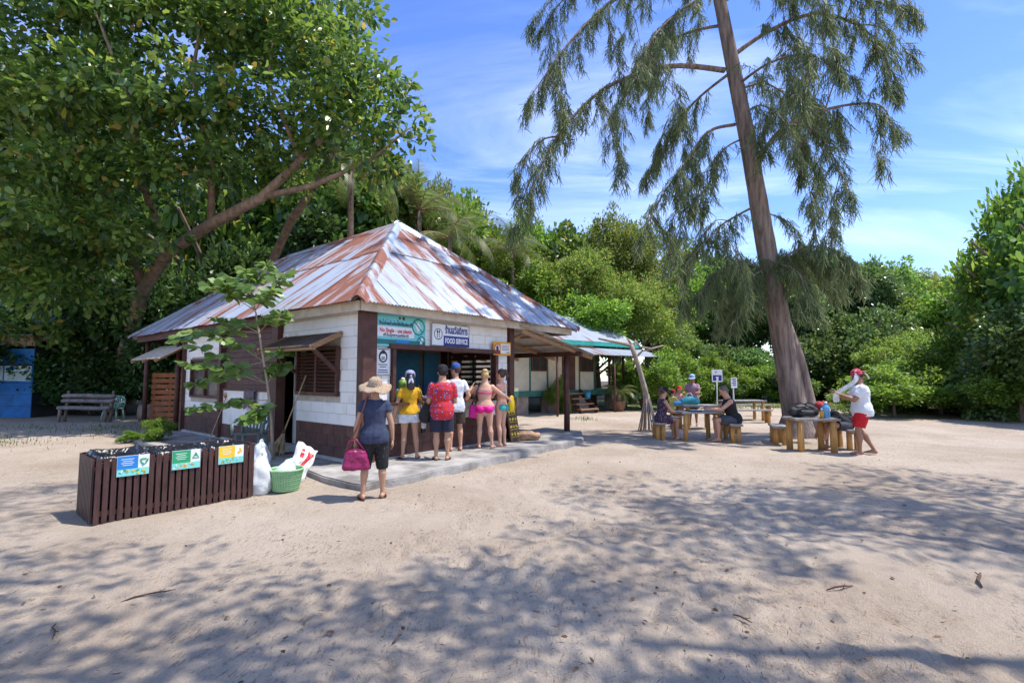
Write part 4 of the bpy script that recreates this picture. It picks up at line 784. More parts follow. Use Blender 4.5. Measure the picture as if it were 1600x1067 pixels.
def tree(key, x, y, rad, height, label, group, name='tree', z0=0.0, trunkf=.25, squash=1.0):
    TN[0] += 1; q = random.Random(TN[0]*7+1); o = thing(name, label, 'tree' if name != 'shrub' else 'shrub', (x, y, z0), q.uniform(0, 6.28), group)
    th_ = height*trunkf; sink = .26*height if trunkf < .1 else 0; ch = height-th_*.8+sink; c = link('crown', CRW[key], None, o, (0, 0, th_*.8-sink), None); c.scale = (rad/3.0, rad/3.0*squash, ch/5.9)
    t = link('trunk', TRK[TN[0] % 3], None, o); t.scale = (height/6, height/6, max(.04, (th_+ch*.6)/4.4)); return o
GF = 'forest trees behind the clearing'
LK = dict(b1='bright green round crowned', b2='bright green lumpy crowned', b3='silvery green large leaved', b4='dark glossy big leaved', f1='pale feathery fine leaved', f2='yellowish fine leaved', d1='dark shaded broad leaved')
def LF(key, px): return LK[key] + ' tree ' + ('behind the food hut roof' if px < 800 else 'behind the stilt bungalow' if px < 1030 else 'beyond the lawn and picnic tables')
def top(px, py, y): p = D(px, py, y); return p.x, p.z
def forest(key, px, py, y, rad, lab=None, grp=None, **kw):      # crown top seen at (px, py) at distance y
    lab = lab or LF(key, px); grp = (grp or GF)+', '+LK[key]; x, z = top(px, py, y); z *= 1.07; return tree(key, x, y, rad, max(1.5, z), lab, grp, **kw)
# belt behind the hut and bungalow
for key, px, py, y, rad in (('b4',560,250,27,4.2),('b1',640,320,30,3.8),('b2',705,315,33,4.0),('b1',735,352,34,3.2),('f1',790,380,33,3.4),('b4',880,368,36,3.6),('b1',835,362,38,3.6),('f1',905,400,30,3.2),('b2',850,430,29,3.0),('f2',960,340,34,3.8),('f1',1010,362,36,3.4),('f2',985,440,29,3.2),('b1',925,470,27,2.6),
    ('b2',1075,400,42,4.0),('b3',1115,405,44,4.2),('b1',1040,450,40,3.4),('b3',1150,440,38,3.6),('b2',1300,400,46,4.4),('b1',1250,430,42,4.0),('b3',1210,455,36,3.4),('b3',1330,420,38,3.8),('b2',1395,425,40,3.8),('b3',1370,480,32,3.2),('b1',1440,470,36,3.6),('b3',1290,500,33,3.2),('b2',1490,480,33,3.2),('f1',1420,520,29,2.8),('b1',1530,440,31,3.4),
    ('b3',1060,520,36,3.2),('b3',1120,540,35,2.8),('b3',1185,545,34,2.8),('b3',1250,560,33,2.6),('b2',1330,560,31,2.4),('b1',700,420,28,3.0),('b2',760,450,26,2.6),('b2',620,420,26,3.0),('d1',520,330,26,3.6),('b4',470,250,29,4.4),('b4',610,290,28,3.2),('f1',680,300,36,3.4),('b4',745,335,38,3.0),('f2',815,350,40,3.0),('b4',930,375,42,3.4),('f1',1160,430,48,3.6),('b4',1235,420,50,3.8)):
    forest(key, px, py, y, rad, trunkf=.22 if py < 480 else .04)
# right hand thicket
GR = 'thicket at the right of the sand'; LR = 'dense leafy tree in the thicket beyond the bare sand on the right'
for key, px, py, y, rad in (('b1',1600,262,21,3.2),('b4',1660,300,18,3.2),('b2',1575,400,20,2.8),('b3',1620,470,17,2.4),('b2',1530,520,21,2.3),('b3',1470,545,23,2.2),('b1',1400,560,25,2.2),('f2',1510,570,19.5,1.6),('b2',1590,560,17.5,1.7),('b3',1430,585,22,1.6)):
    forest(key, px, py, y, rad, LK[key]+' tree in the thicket beyond the bare sand', GR, trunkf=.03)
x_, z_ = top(1450, 420, 58); o = tree('f2', x_, 58, 4.6, z_, 'flat topped pale green tree rising above the right hand thicket', None, 'rain_tree', trunkf=.72)
# left forest: understorey walls and big leaved tree
GL = 'dark undergrowth trees behind the log bench'; LL = 'dark leafy undergrowth tree in the shade at the left'
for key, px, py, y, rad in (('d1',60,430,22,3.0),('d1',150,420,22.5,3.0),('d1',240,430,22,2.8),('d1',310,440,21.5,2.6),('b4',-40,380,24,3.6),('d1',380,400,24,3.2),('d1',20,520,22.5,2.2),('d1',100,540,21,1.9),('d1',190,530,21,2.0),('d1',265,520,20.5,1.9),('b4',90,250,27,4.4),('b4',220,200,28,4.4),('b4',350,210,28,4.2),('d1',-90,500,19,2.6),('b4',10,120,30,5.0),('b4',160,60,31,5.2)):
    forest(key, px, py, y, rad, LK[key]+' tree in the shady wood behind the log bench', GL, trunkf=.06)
for i in range(26):
    q_ = random.Random(i+300); px = 1010+i*24; k_ = ('b3','b2','b1')[i % 3]; y_ = q_.uniform(30, 35) if px < 1380 else q_.uniform(20, 26); x_, z_ = top(px, 590, y_); tree(k_, x_, y_, q_.uniform(1.5,2.3), q_.uniform(2.0,3.2), LK[k_]+' bush along the far edge of the sand and lawn', 'bushes along the far edge, '+LK[k_], 'shrub', trunkf=.02)
for i in range(12):
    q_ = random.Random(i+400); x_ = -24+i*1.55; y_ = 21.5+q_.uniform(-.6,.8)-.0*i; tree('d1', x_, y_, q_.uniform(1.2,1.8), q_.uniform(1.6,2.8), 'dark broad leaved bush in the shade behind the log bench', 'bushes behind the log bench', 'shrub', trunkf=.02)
# the big leaned tree over the clearing
bt_ = thing('sea_almond_tree', 'big leaved spreading tree leaning over the hut from the left', 'tree', (0,0,0))
def limb(name, pp, rad, m, par, n=10): return MB().tube([D(*p) for p in pp], rad, n).build(name, m, par)
limb('trunk', [(175,640,20.5),(205,520,20),(225,450,19.3),(262,395,18.6),(330,350,17.6),(410,308,16.6),(470,250,16),(530,190,15.6)], [.34,.27,.24,.22,.2,.17,.12,.06], M_barkd, bt_)
limb('limb', [(410,640,23),(420,420,22),(455,345,20.5),(495,285,19),(540,200,18),(580,120,17.5)], [.26,.2,.17,.14,.1,.05], M_barkd, bt_)
for pts, r0 in (([(225,450,19.3),(180,330,18),(110,220,17),(95,60,16)], .2), ([(330,350,17.6),(330,250,16.5),(300,120,15.5),(320,0,15)], .14), ([(410,308,16.6),(490,290,15.8),(580,250,15.3),(640,200,15)], .12), ([(262,395,18.6),(220,280,16.5),(200,150,15),(150,20,14)], .15), ([(180,330,18),(60,260,16),(-40,200,15)], .12), ([(470,250,16),(420,130,15.5),(430,20,15)], .1)):
    limb('limb', pts, [r0*(1-.8*i/(len(pts)-1)) for i in range(len(pts))], M_barkd, bt_, 8)
blobs_ = []
for px, py, y, rx, rz in ((60,60,15.5,2.4,1.6),(180,40,15.5,2.3,1.6),(300,60,15.5,2.3,1.5),(420,60,15.5,2.2,1.5),(510,110,15.5,1.9,1.4),(570,160,15.3,1.6,1.2),(605,215,15.2,1.25,.9),(585,265,15.4,1.1,.6),(520,220,15.5,1.6,1.1),(430,190,15.6,2.0,1.2),(320,190,15.5,2.2,1.3),(200,180,15.2,2.3,1.4),(80,190,15.2,2.4,1.5),(-30,120,15,2.4,2.),(0,290,16,2.2,1.3),(120,300,16,2.2,1.2),(240,290,16.4,2.0,1.0),(350,270,16.4,1.7,.8),(450,60,17.5,2.6,2.0),(350,0,17.5,2.6,1.8),(500,20,16.5,1.9,1.2),(60,390,18,2.0,1.0),(150,400,18.5,1.9,.9),(250,-40,16,2.4,1.6),(100,-60,16,2.4,1.6),(470,280,17,1.4,.5),(40,440,16.5,1.8,1.0),(130,470,17,1.7,.9),(180,370,16,1.7,.8),(90,350,15.5,1.8,.9),(-20,380,15.5,1.8,1.2),(30,520,18.5,1.4,.8)):
    p = D(px, py, y); blobs_.append(((p.x, p.y, p.z), (rx, rx, rz)))
V, F = crown(77, blobs_, 2000, 20, (.15,.38), (.09,.20), cr=(.22,.58), shape=6, fill=.25, droop=.45); link('crown', np_mesh('crown', V, F), LM_big, bt_)
# coconut palms
def frond_mesh():
    n = 34; V = []; F = []; sp_ = []
    for i in range(n+1): u = i/n; sp_.append(Vector((3.2*u*(1-.16*u), 0, .75*math.sin(u*2.1)-1.55*u*u)))
    for i in range(3, n+1):
        for sd in (-1, 1):
            p = sp_[i]; t = (sp_[i]-sp_[i-1]).normalized(); l = .85*math.sin(math.pi*min(1, (i/n)*.85+.12))+.12; d = (Vector((0,sd,0))*.8+t*.55+Vector((0,0,-.38))).normalized(); b = len(V)
            V += [p-t*.028, p+t*.028, p+d*l+Vector((0,0,-.12*l))]; F.append((b, b+1, b+2))
    me = np_mesh('frond', np.array([tuple(v) for v in V]), F); me.materials.append(LM_palm); rb = MB().tube(sp_[::3], [.035-.0026*i for i in range(len(sp_[::3]))], 5).mesh('rachis'); rb.materials.append(M_wood); return me, rb
FRM, FRR = frond_mesh()
def palm(px, py, y, label, nf=16, sc=1.0, zb=0):
    p = D(px, py, y); o = thing('coconut_palm', label, 'palm tree', (p.x, y, zb)); q = random.Random(int(px)); h = p.z-zb
    MB().tube([(.5,0,-.1),(.25,.1,h*.3),(.05,.05,h*.7),(0,0,h)], [.2,.15,.13,.11], 9).build('trunk', M_bark, o)
    for i in range(nf): f_ = link('frond', FRM, None, o, (0,0,h), (0, R(q.uniform(-55, 28)), 2.4*i+q.uniform(-.2,.2))); k = sc*q.uniform(.8,1.1); f_.scale = (k,)*3; link('rachis', FRR, None, f_)
palm(548, 262, 20, 'tall coconut palm standing behind the hut roof beside the leaning tree', 16, 1.0); palm(655, 330, 25, 'coconut palm rising behind the hut roof ridge with upright fronds', 17, 1.1); palm(702, 372, 24, 'shorter coconut palm with drooping fronds right of the hut ridge', 15, 1.0); palm(800, 395, 30, 'distant coconut palm among the trees above the hut eave', 14, 1.0)
cy = thing('cycad', 'cycad with arching green fronds beside the bungalow steps', 'plant', b2w(7.4, -1.15, .3)); MB().tube([(0,0,0),(0,0,.5)], [.13,.11], 10).build('stem', M_bark, cy)
for i in range(15): f_ = link('frond', FRM, None, cy, (0,0,.5), (0, R(-35+18*(i % 3)), i*2.4)); f_.scale = (.36,.42,.42)

# ---------------------------------------------------------------- casuarina
cs = thing('casuarina_tree', 'tall leaning casuarina with drooping needle foliage beside the tables', 'tree', (0,0,0))
YT = 13.45; tp = [(1252,692),(1246,650),(1236,600),(1224,540),(1214,480),(1203,420),(1192,360),(1182,300),(1168,220),(1152,140),(1138,70),(1124,0),(1100,-130),(1080,-260),(1065,-400)]
tr_ = [.47,.36,.31,.285,.275,.26,.245,.23,.215,.20,.18,.165,.13,.09,.04]; tpts = [D(px, py, YT) for px, py in tp]
mb = MB(); n = 28; V = []; q = random.Random(3); dense = []; 
for i in range(len(tpts)-1):
    for k in range(4): f_ = k/4; dense.append((tpts[i].lerp(tpts[i+1], f_), tr_[i]*(1-f_)+tr_[i+1]*f_))
for j, (p, r) in enumerate(dense):
    for i in range(n):
        a = 2*math.pi*i/n; fl = 1 + .16*math.cos(a*3+j*.05)*max(.25, 1-j/14) + .10*math.cos(a*5-1+j*.03)*max(.1, 1-j/9) + (max(0, 1-j/4)*.45*(math.cos(a*5+.6)*.5+.5)) + q.uniform(-.02,.02); V.append((p.x+r*fl*math.cos(a), p.y+r*fl*math.sin(a), p.z if j else -.1))
link('trunk', np_mesh('trunk', V, [(j*n+i, j*n+(i+1)%n, (j+1)*n+(i+1)%n, (j+1)*n+i) for j in range(len(dense)-1) for i in range(n)], True), M_barkc, cs)
MB().tube([D(1272,690,13.3), D(1268,640,13.3), D(1250,560,13.35), D(1232,500,13.4)], [.2,.15,.12,.05], 10).build('trunk_rib', M_barkc, cs)
NP_, NA_, NL_ = [], [], []; TW = MB()
def needles(pt, dirv, q, k=9, l=(.16,.34)):
    for _ in range(k):
        a = np.array([q.gauss(0,.45), q.gauss(0,.45), -.75+q.gauss(0,.3)])+np.array(dirv)*.55; NP_.append((pt.x+q.gauss(0,.03), pt.y+q.gauss(0,.03), pt.z+q.gauss(0,.03))); NA_.append(a); NL_.append(q.uniform(*l))
def plume(p, d, L_, q, dens=1.0):            # hanging twig clothed with needles
    steps = max(3, int(L_/.10)); pts = [p.copy()]; d = d.normalized()
    for s in range(steps): d = (d*.82+Vector((q.gauss(0,.08), q.gauss(0,.08), -.24))).normalized(); p = p + d*(L_/steps); pts.append(p.copy())
    for k, pt in enumerate(pts[1:]): needles(pt, d, q, max(2, int(7*dens)))
    TW.tube(pts[::2] if len(pts) > 4 else pts, .006, 3, smooth=False)
def cbranch(pts, r0, seed, tw=.12, Lr=(.5,1.2), dens=1.0, start=.18, sub=3):
    q = random.Random(seed); P = [Vector(p) for p in pts]; fine = []
    for i in range(len(P)-1):
        a = P[max(i-1,0)]; b = P[i]; c = P[i+1]; d_ = P[min(i+2, len(P)-1)]
        for k in range(6):
            t = k/6; fine.append(.5*((2*b)+(c-a)*t+(2*a-5*b+4*c-d_)*t*t+(3*b-a-3*c+d_)*t**3))
    fine.append(P[-1]); L_ = len(fine)
    MB().tube(fine, [max(.008, r0*(1-.88*i/(L_-1))) for i in range(L_)], 7).build('branch', M_barkc, cs); acc = 0
    for i in range(1, L_):
        seg = fine[i]-fine[i-1]; acc += seg.length; fr_ = i/(L_-1)
        while acc > tw:
            acc -= tw
            if fr_ < start: continue
            a = q.uniform(0, 6.28); side = Vector((math.cos(a), math.sin(a), q.uniform(-.1,.6))); d = (seg.normalized()*.7+side*.8).normalized(); plume(fine[i]-seg*q.random(), d, q.uniform(*Lr)*(1.1-.45*fr_), q, dens)
    if sub and (P[-1]-P[0]).length > 1.6:
        for k in range(sub):
            i = int(L_*q.uniform(.25,.9)); seg_ = (fine[min(i+1, L_-1)]-fine[i-1]).normalized(); a = q.uniform(0, 6.28); sl_ = q.uniform(.7,1.7); d = (seg_*.8+V3_((math.cos(a), math.sin(a), .1))*.7).normalized(); b0 = fine[i]
            cbranch([b0, b0+d*sl_*.4+V3_((0,0,.06)), b0+d*sl_*.75+V3_((0,0,-.15*sl_)), b0+d*sl_+V3_((0,0,-.45*sl_))], r0*.35, seed*31+k, tw=tw*1.15, Lr=(Lr[0]*.7, Lr[1]*.7), dens=dens, start=.2, sub=0)
    for k in range(5): plume(fine[-1], (seg.normalized()+Vector((q.gauss(0,.4), q.gauss(0,.4), 0))).normalized(), q.uniform(.3,.7), q, dens)
def BR(pts, r0, seed, dy, **kw):      # pixel polyline whose distance drifts by dy along its length
    n_ = len(pts); cbranch([D(px, py, YT+dy*i/(n_-1)) for i, (px, py) in enumerate(pts)], r0, seed, **kw)
BR([(1132,110),(1060,103),(1000,115),(940,142),(885,195),(850,250),(830,300)], .08, 1, -1.8)
BR([(1108,-60),(1030,-40),(960,0),(905,50),(868,95),(830,150)], .08, 2, -1.2)
BR([(1148,195),(1106,207),(1070,256),(1035,306),(1005,365)], .05, 3, -1.5, Lr=(.4,1.0))
BR([(1140,115),(1085,160),(1045,215),(1015,270)], .045, 4, 1.5)
BR([(1180,322),(1130,350),(1100,380),(1075,410)], .035, 5, -1.2, Lr=(.3,.8))
BR([(1178,262),(1215,208),(1260,182),(1320,165),(1375,165),(1396,200)], .07, 6, -1.0)
BR([(1235,195),(1275,205),(1305,250),(1328,300)], .035, 7, -1.6, Lr=(.3,.8)); BR([(1215,210),(1250,230),(1262,280),(1268,320)], .03, 8, .6, Lr=(.3,.8))
BR([(1160,138),(1196,131),(1232,152),(1262,180)], .04, 9, 1.2); BR([(1142,90),(1200,50),(1270,22),(1330,35),(1378,75),(1394,140)], .07, 10, -.6)
BR([(1125,5),(1200,-30),(1290,-20),(1350,0),(1400,10)], .06, 11, -1.2); BR([(1120,-20),(1060,20),(1020,60),(1000,110)], .05, 12, -2.0); BR([(1150,135),(1200,100),(1260,85),(1310,110)], .045, 13, -2.4)
BR([(1130,40),(1080,50),(1030,75),(990,120),(965,170)], .05, 14, 2.2); BR([(1165,215),(1130,235),(1110,280),(1100,320)], .03, 15, -.8, Lr=(.3,.8)); BR([(1190,330),(1225,345),(1248,375)], .025, 16, .5, Lr=(.25,.6)); BR([(1115,-40),(1010,-70),(930,-40),(880,0),(850,40)], .06, 30, 1.5)
BR([(1160,180),(1190,165),(1225,190),(1240,230)], .03, 31, -1.8, Lr=(.3,.8)); BR([(1100,-120),(1170,-100),(1240,-50),(1290,20)], .05, 32, -1.6)
# low green skirts round the trunk
for k, pts in enumerate(([(1204,425),(1160,412),(1120,425),(1095,460)], [(1204,425),(1165,430),(1140,450),(1125,490)], [(1206,418),(1250,388),(1300,390),(1335,425)], [(1206,425),(1240,400),(1280,410),(1310,450)], [(1206,430),(1225,415),(1250,430),(1262,470)], [(1202,430),(1185,425),(1165,450),(1155,490)])):
    BR(pts, .035, 40+k, (-1.3,.9,-1.2,.8,-1.5,-1.0)[k], tw=.085, Lr=(.5,1.2), dens=1.3, start=.1, sub=0)
# upper crown above the frame
for k in range(16):
    q = random.Random(100+k); i = q.randint(11, 13); b = tpts[i].lerp(tpts[i+1], q.random()); a = k*2.4; L_ = q.uniform(2.2,4.2)*(1.15 if i < 13 else .6); d = Vector((math.cos(a), math.sin(a), 0))
    cbranch([b, b+d*L_*.35+Vector((0,0,.4)), b+d*L_*.7+Vector((0,0,.3)), b+d*L_+Vector((0,0,-.5))], .05, 200+k, tw=.3, sub=1)
def needle_mesh(): 
    P = np.array(NP_); A = unit(np.array(NA_)); n_ = len(P); L_ = np.array(NL_); Nn = unit(np.cross(A, RNG.normal(size=(n_, 3)))); B = np.cross(Nn, A)*.009
    V = np.stack([P-B, P+B, P+A*L_[:, None]+B*.5, P+A*L_[:, None]-B*.5], 1).reshape(-1, 3); return np_mesh('needles', V, np.arange(4*n_).reshape(n_, 4))
nm_ = needle_mesh(); nm_.materials.append(LM_cas); link('crown', nm_, None, cs); tw_me = TW.mesh('twigs'); tw_me.materials.append(M_bark); link('twigs', tw_me, None, cs)
print('needles', len(NP_))

# shade trees standing beside and behind the photographer
V, F = crown(31, std_blobs(31, 9, 3.0, 2.2, 3.0), 46, 62, (.14,.26), (.06,.10), cr=(.5,1.0)); CRW['s1'] = np_mesh('crown_s1', V, F); CRW['s1'].materials.append(LM_fine)
V, F = crown(32, std_blobs(32, 9, 3.0, 2.2, 3.0), 40, 62, (.14,.26), (.06,.10), cr=(.5,1.05)); CRW['s2'] = np_mesh('crown_s2', V, F); CRW['s2'].materials.append(LM_fine)
def shade(tx, ty, crowns, label):
    o = thing('shade_tree', label, 'tree', (tx, ty, 0))
    hub = Vector((.1, .2, 7.5)); MB().tube([(0,0,-.2),(.05,.05,2.5),(.0,.1,5),hub], [.30,.24,.2,.17], 12).build('trunk', M_bark, o)
    for k, (x, y, z, rad, key) in enumerate(crowns):
        e = Vector((x-tx, y-ty, z+1.5)); MB().tube([hub, hub.lerp(e, .5)+Vector((0,0,.6)), e], [.13,.09,.04], 8).build('limb', M_bark, o)
        c = link('crown', CRW[key], None, o, (x-tx, y-ty, z), (0, 0, k*1.9)); c.scale = (rad/3, rad/3, .6)
shade(11.5, 2.0, [(8.2,5.6,9.6,2.6,'s1'),(5.2,3.0,8.6,2.3,'s2'),(11,6.2,10,2.8,'s2')], 'tall airy tree shading the sand from beyond its right edge')
shade(2.0, -4.0, [(2.6,2.2,8.2,2.6,'s1'),(-.4,3.0,8.6,2.4,'s2'),(4.6,.4,8.6,2.6,'s1')], 'tall airy tree shading the sand from behind')
shade(-8.5, -2.0, [(-3.6,3.4,8.8,2.4,'s1'),(-6.0,2.2,8.4,2.4,'s2'),(-2.0,5.6,10.4,2.0,'s1')], 'tall airy tree shading the sand in front of the bins')

# dead branching stump with prop roots
dd_ = thing('dead_pandanus', 'pale dead forked trunk standing on prop roots near the table', 'dead tree', (0,0,0)); YD = 14.9
MB().tube([D(px, py, YD) for px, py in ((1012,640),(1008,610),(1000,580),(992,555),(986,538))], [.10,.085,.075,.075,.07], 10).build('trunk', M_dead, dd_)
for pts, r in (([(987,540),(970,536),(950,532),(935,529)], .055), ([(987,540),(994,534),(1000,542),(1018,545),(1036,540)], .045), ([(995,557),(1004,548),(1020,546)], .035), ([(986,538),(982,531),(979,528)], .04)):
    MB().tube([D(px, py, YD) for px, py in pts], [r*(1-.5*i/(len(pts)-1)) for i in range(len(pts))], 8).build('limb', M_dead, dd_)
c_ = D(1011, 622, YD)
for i in range(18): a = i*2*math.pi/18; rr_ = random.uniform(.25,.48); e = Vector((c_.x+.05+rr_*math.cos(a), c_.y+rr_*math.sin(a)*.9, -.06)); MB().tube([c_+Vector((.04*math.cos(a), .04*math.sin(a), random.uniform(-.1,.15))), (c_*.45+e*.55)+Vector((0,0,.12)), e], [.022,.02,.018], 6).build('prop_root', M_dead, dd_)

# sapling by the hut
sp_ = thing('sapling', 'young sapling with broad green leaves growing beside the hut wall', 'sapling', (0,0,0)); YS = 9.3
MB().tube([D(px, py, YS) for px, py in ((427,716),(424,660),(418,600),(408,540),(400,490),(392,455))], [.03,.027,.024,.02,.015,.008], 8).build('stem', mat('sapling_bark', (.36,.28,.21), .85, .2, 9), sp_)
q = np.random.default_rng(9); PS, AS, NS = [], [], []
for a, tips in (((418,600), ((300,570,-.5),(285,530,-.4),(440,570,.2))), ((412,565), ((330,520,-.3),(465,545,.2),(305,600,.2))), ((405,520), ((345,500,.3),(300,520,.4),(440,490,-.3))), ((398,485), ((330,450,-.3),(360,435,.3),(445,430,.2),(425,455,-.4))), ((420,625), ((395,655,-.2),(310,640,-.4))), ((394,460), ((385,425,.1),(415,415,.3),(350,445,-.5)))):
    for (px, py, dy) in tips:
        p0 = D(a[0], a[1], YS); p1 = D(px, py, YS+dy); mid = (p0+p1)/2+Vector((0,0,.06)); MB().tube([p0, mid, p1], [.009,.007,.004], 5).build('twig', MATS['sapling_bark'], sp_)
        for f_ in (.4, .6, .8, 1.0):
            pt = np.array(p0*(1-f_)+p1*f_)+np.array([0,0,.06*(1-f_)]); k = 8 if f_ < 1 else 13
            for j in range(k): aa = j*2.4+q.random(); d = np.array([math.cos(aa), math.sin(aa), q.uniform(-.35,.35)]); PS.append(pt); AS.append(d); NS.append(np.array([.25,-.75,.65])+q.normal(size=3)*.5)
PS = np.array(PS); V, F = leaves(PS, np.array(AS), unit(np.array(NS)), q.uniform(.20,.31,len(PS)), q.uniform(.10,.15,len(PS)), 6)
link('foliage', np_mesh('foliage', V, F), leafmat('sapling_leaf', (.08,.17,.035), (.14,.26,.055), (.22,.36,.09), .4, .35, .5), sp_)
# porch plant and small shrubs
def shrub(px, py, rad, h, key, label, name='shrub', grp=None, y=None):
    g = G(px, py); return tree(key, g.x, g.y, rad, h, label, grp, name, trunkf=.05)
shrub(245, 692, .42, .62, 'b1', 'small fern like weed on the path edge beside the hut'); shrub(205, 690, .3, .28, 'b2', 'low weed patch on the sand next to the path')
shrub(905, 640, .75, 2.9, 'b1', 'climbing plant with light leaves beside the porch post'); shrub(870, 646, .6, 1.6, 'b2', 'bushy plant growing under the bungalow wall'); shrub(978, 636, 1.3, 2.6, 'b1', 'green bush closing the gap past the bungalow porch'); shrub(1030, 640, 1.6, 3.0, 'b2', 'bright green bush behind the dead trunk'); shrub(1065, 632, 1.9, 3.4, 'b1', 'broad bright bush at the lawn behind the tables')
def gpt():
    cxy = random.choice(((912,655,10,1.5),(60,668,30,3),(150,675,35,4),(225,684,18,4),(20,690,40,5),(190,668,30,3))); g = G(random.gauss(cxy[0], cxy[2]), max(650, random.gauss(cxy[1], cxy[3]))); return (g.x, g.y, 0)
tag(blades('weeds', gpt, 900, .03, .13, .010, M_grass), 'thin grass tufts growing in the sand', 'grass', kind='stuff')

# ---------------------------------------------------------------- litter on the sand
def twig(px, py, L_, rz, r, label):
    g = G(px, py); o = thing('twig', label, 'twig', (g.x, g.y, .006), rz); q = random.Random(px); MB().tube([(-L_/2,0,.0),(-L_/6,q.uniform(-.03,.03)*L_*3,.012),(L_/6,q.uniform(-.03,.03)*L_*3,.014),(L_/2,0,.006)], [r*.6,r,r,r*.5], 6).build('stick', mat('twig_brown', (.085,.05,.035), .9, .3, 9), o); MB().tube([(L_/6,0,.014),(L_/3,.05*L_*2,.02)], [r*.6,r*.3], 5).build('fork', MATS['twig_brown'], o)
twig(1533, 907, .34, R(48), .012, 'thick dark stick lying alone on the bare sand'); twig(1312, 920, .24, R(14), .007, 'thin straight stick on the sand near the thick dark stick'); twig(228, 934, .36, R(40), .006, 'long pale curved twig on the sand in front of the bins'); twig(85, 987, .24, R(-50), .006, 'bent twig on the sand far in front of the bins'); twig(1160, 968, .14, R(-60), .006, 'short dark twig among footprints'); twig(620, 1000, .10, R(70), .007, 'stubby black twig standing up from the sand')
q = np.random.default_rng(8); n_ = 5200; th_ = q.uniform(-1.05,1.05,n_); r_ = 1.4*np.exp(q.random(n_)*2.5); P = np.stack([r_*np.sin(th_), r_*np.cos(th_), np.full(n_, .008)], -1); dens_ = vnoise(P[:,0]*.7+40, P[:,1]*.7+40, 8); P = P[dens_ > .42]; n_ = len(P); a = q.normal(.5,.7,n_); A = np.stack([np.cos(a), np.sin(a), q.uniform(-.02,.12,n_)], -1)
V, F = leaves(P, A, np.tile([0,0,1.0], (n_, 1))+q.normal(size=(n_,3))*.2, q.uniform(.02,.075,n_), q.uniform(.003,.007,n_), 4); tag(link('dry_needles', np_mesh('n', V, F), mat('dry_needle', (.16,.095,.055), .9, .3, 9)), 'dry brown needles scattered over the sand', 'litter', kind='stuff')
n_ = 420; th_ = q.uniform(-1.05,1.05,n_); r_ = 1.5*np.exp(q.random(n_)*2.4); P = np.stack([r_*np.sin(th_), r_*np.cos(th_), np.full(n_, .01)], -1); a = q.uniform(0,6.3,n_); V, F = leaves(P, np.stack([np.cos(a), np.sin(a), a*0+.08], -1), np.tile([0,0,1.0], (n_,1))+q.normal(size=(n_,3))*.4, q.uniform(.02,.06,n_), q.uniform(.015,.03,n_), 6); tag(link('dry_leaves', np_mesh('n', V, F), mat('dry_leaf', (.13,.075,.04), .8, .4, 9)), 'small dead leaves and cones on the sand', 'litter', kind='stuff')

# ================================================================ PEOPLE
def remesh(mb, vox, smooth=4, dec=1.0):
    o = bpy.data.objects.new('tmp', mb.mesh('tmp')); COL.objects.link(o)
    m = o.modifiers.new('r', 'REMESH'); m.mode = 'VOXEL'; m.voxel_size = vox; m.use_smooth_shade = True
    m = o.modifiers.new('s', 'SMOOTH'); m.factor = .5; m.iterations = smooth
    if dec < 1: m = o.modifiers.new('d', 'DECIMATE'); m.ratio = dec
    dg = bpy.context.evaluated_depsgraph_get(); dg.update(); me = bpy.data.meshes.new_from_object(o.evaluated_get(dg)); bpy.data.objects.remove(o)
    me.polygons.foreach_set('use_smooth', np.ones(len(me.polygons), bool)); me.materials.clear(); return me
SK_asian = mat('skin_tan', (.46,.25,.155), .5, .06, 6); SK_fair = mat('skin_pink', (.60,.33,.23), .5, .07, 6); SK_dark = mat('skin_brown', (.30,.15,.09), .5, .07, 6); SK_red = mat('skin_sunburnt', (.52,.27,.18), .5, .08, 6)
HR_dark = mat('hair_dark', (.015,.011,.01), .45, .3, 20); HR_blond = mat('hair_blond', (.50,.33,.14), .5, .25, 20); HR_grey = mat('hair_grey', (.12,.10,.09), .6, .25, 20); HR_brown = mat('hair_brown', (.07,.04,.025), .5, .25, 20)
M_eye = mat('eye_dark', (.02,.015,.012), .2, .1, 5); M_lip = mat('lip', (.35,.12,.10), .5, .1, 5)
V3 = Vector
def hand(mb, w, d, pn, k, curl=.5, sgn=1):
    d = d.normalized(); pn = (pn-d*pn.dot(d)).normalized(); sd = d.cross(pn)*sgn
    e = w+d*.085*k; mb.tube([w-d*.01, w+d*.035*k, e], [(.026*k,.02*k),(.038*k,.017*k),(.040*k,.014*k)], 10, 'round', side=sd)
    for i, (off, L_) in enumerate(((-.030,.068),(-.010,.078),(.010,.074),(.028,.058))):
        b = e+sd*off*k-d*.008*k; m_ = b+(d*.9+pn*curl*.5).normalized()*L_*.5*k; t = m_+(d*(1-curl)+pn*curl*1.2).normalized()*L_*.5*k; mb.tube([b, m_, t], [.0098*k,.0092*k,.0078*k], 6, 'round')
    b = w+d*.025*k-sd*.030*k; m_ = b+(d*.7-sd*.6+pn*.2).normalized()*.04*k; t = m_+(d+pn*.4-sd*.1).normalized()*.032*k; mb.tube([b, m_, t], [.013*k,.0115*k,.009*k], 6, 'round')
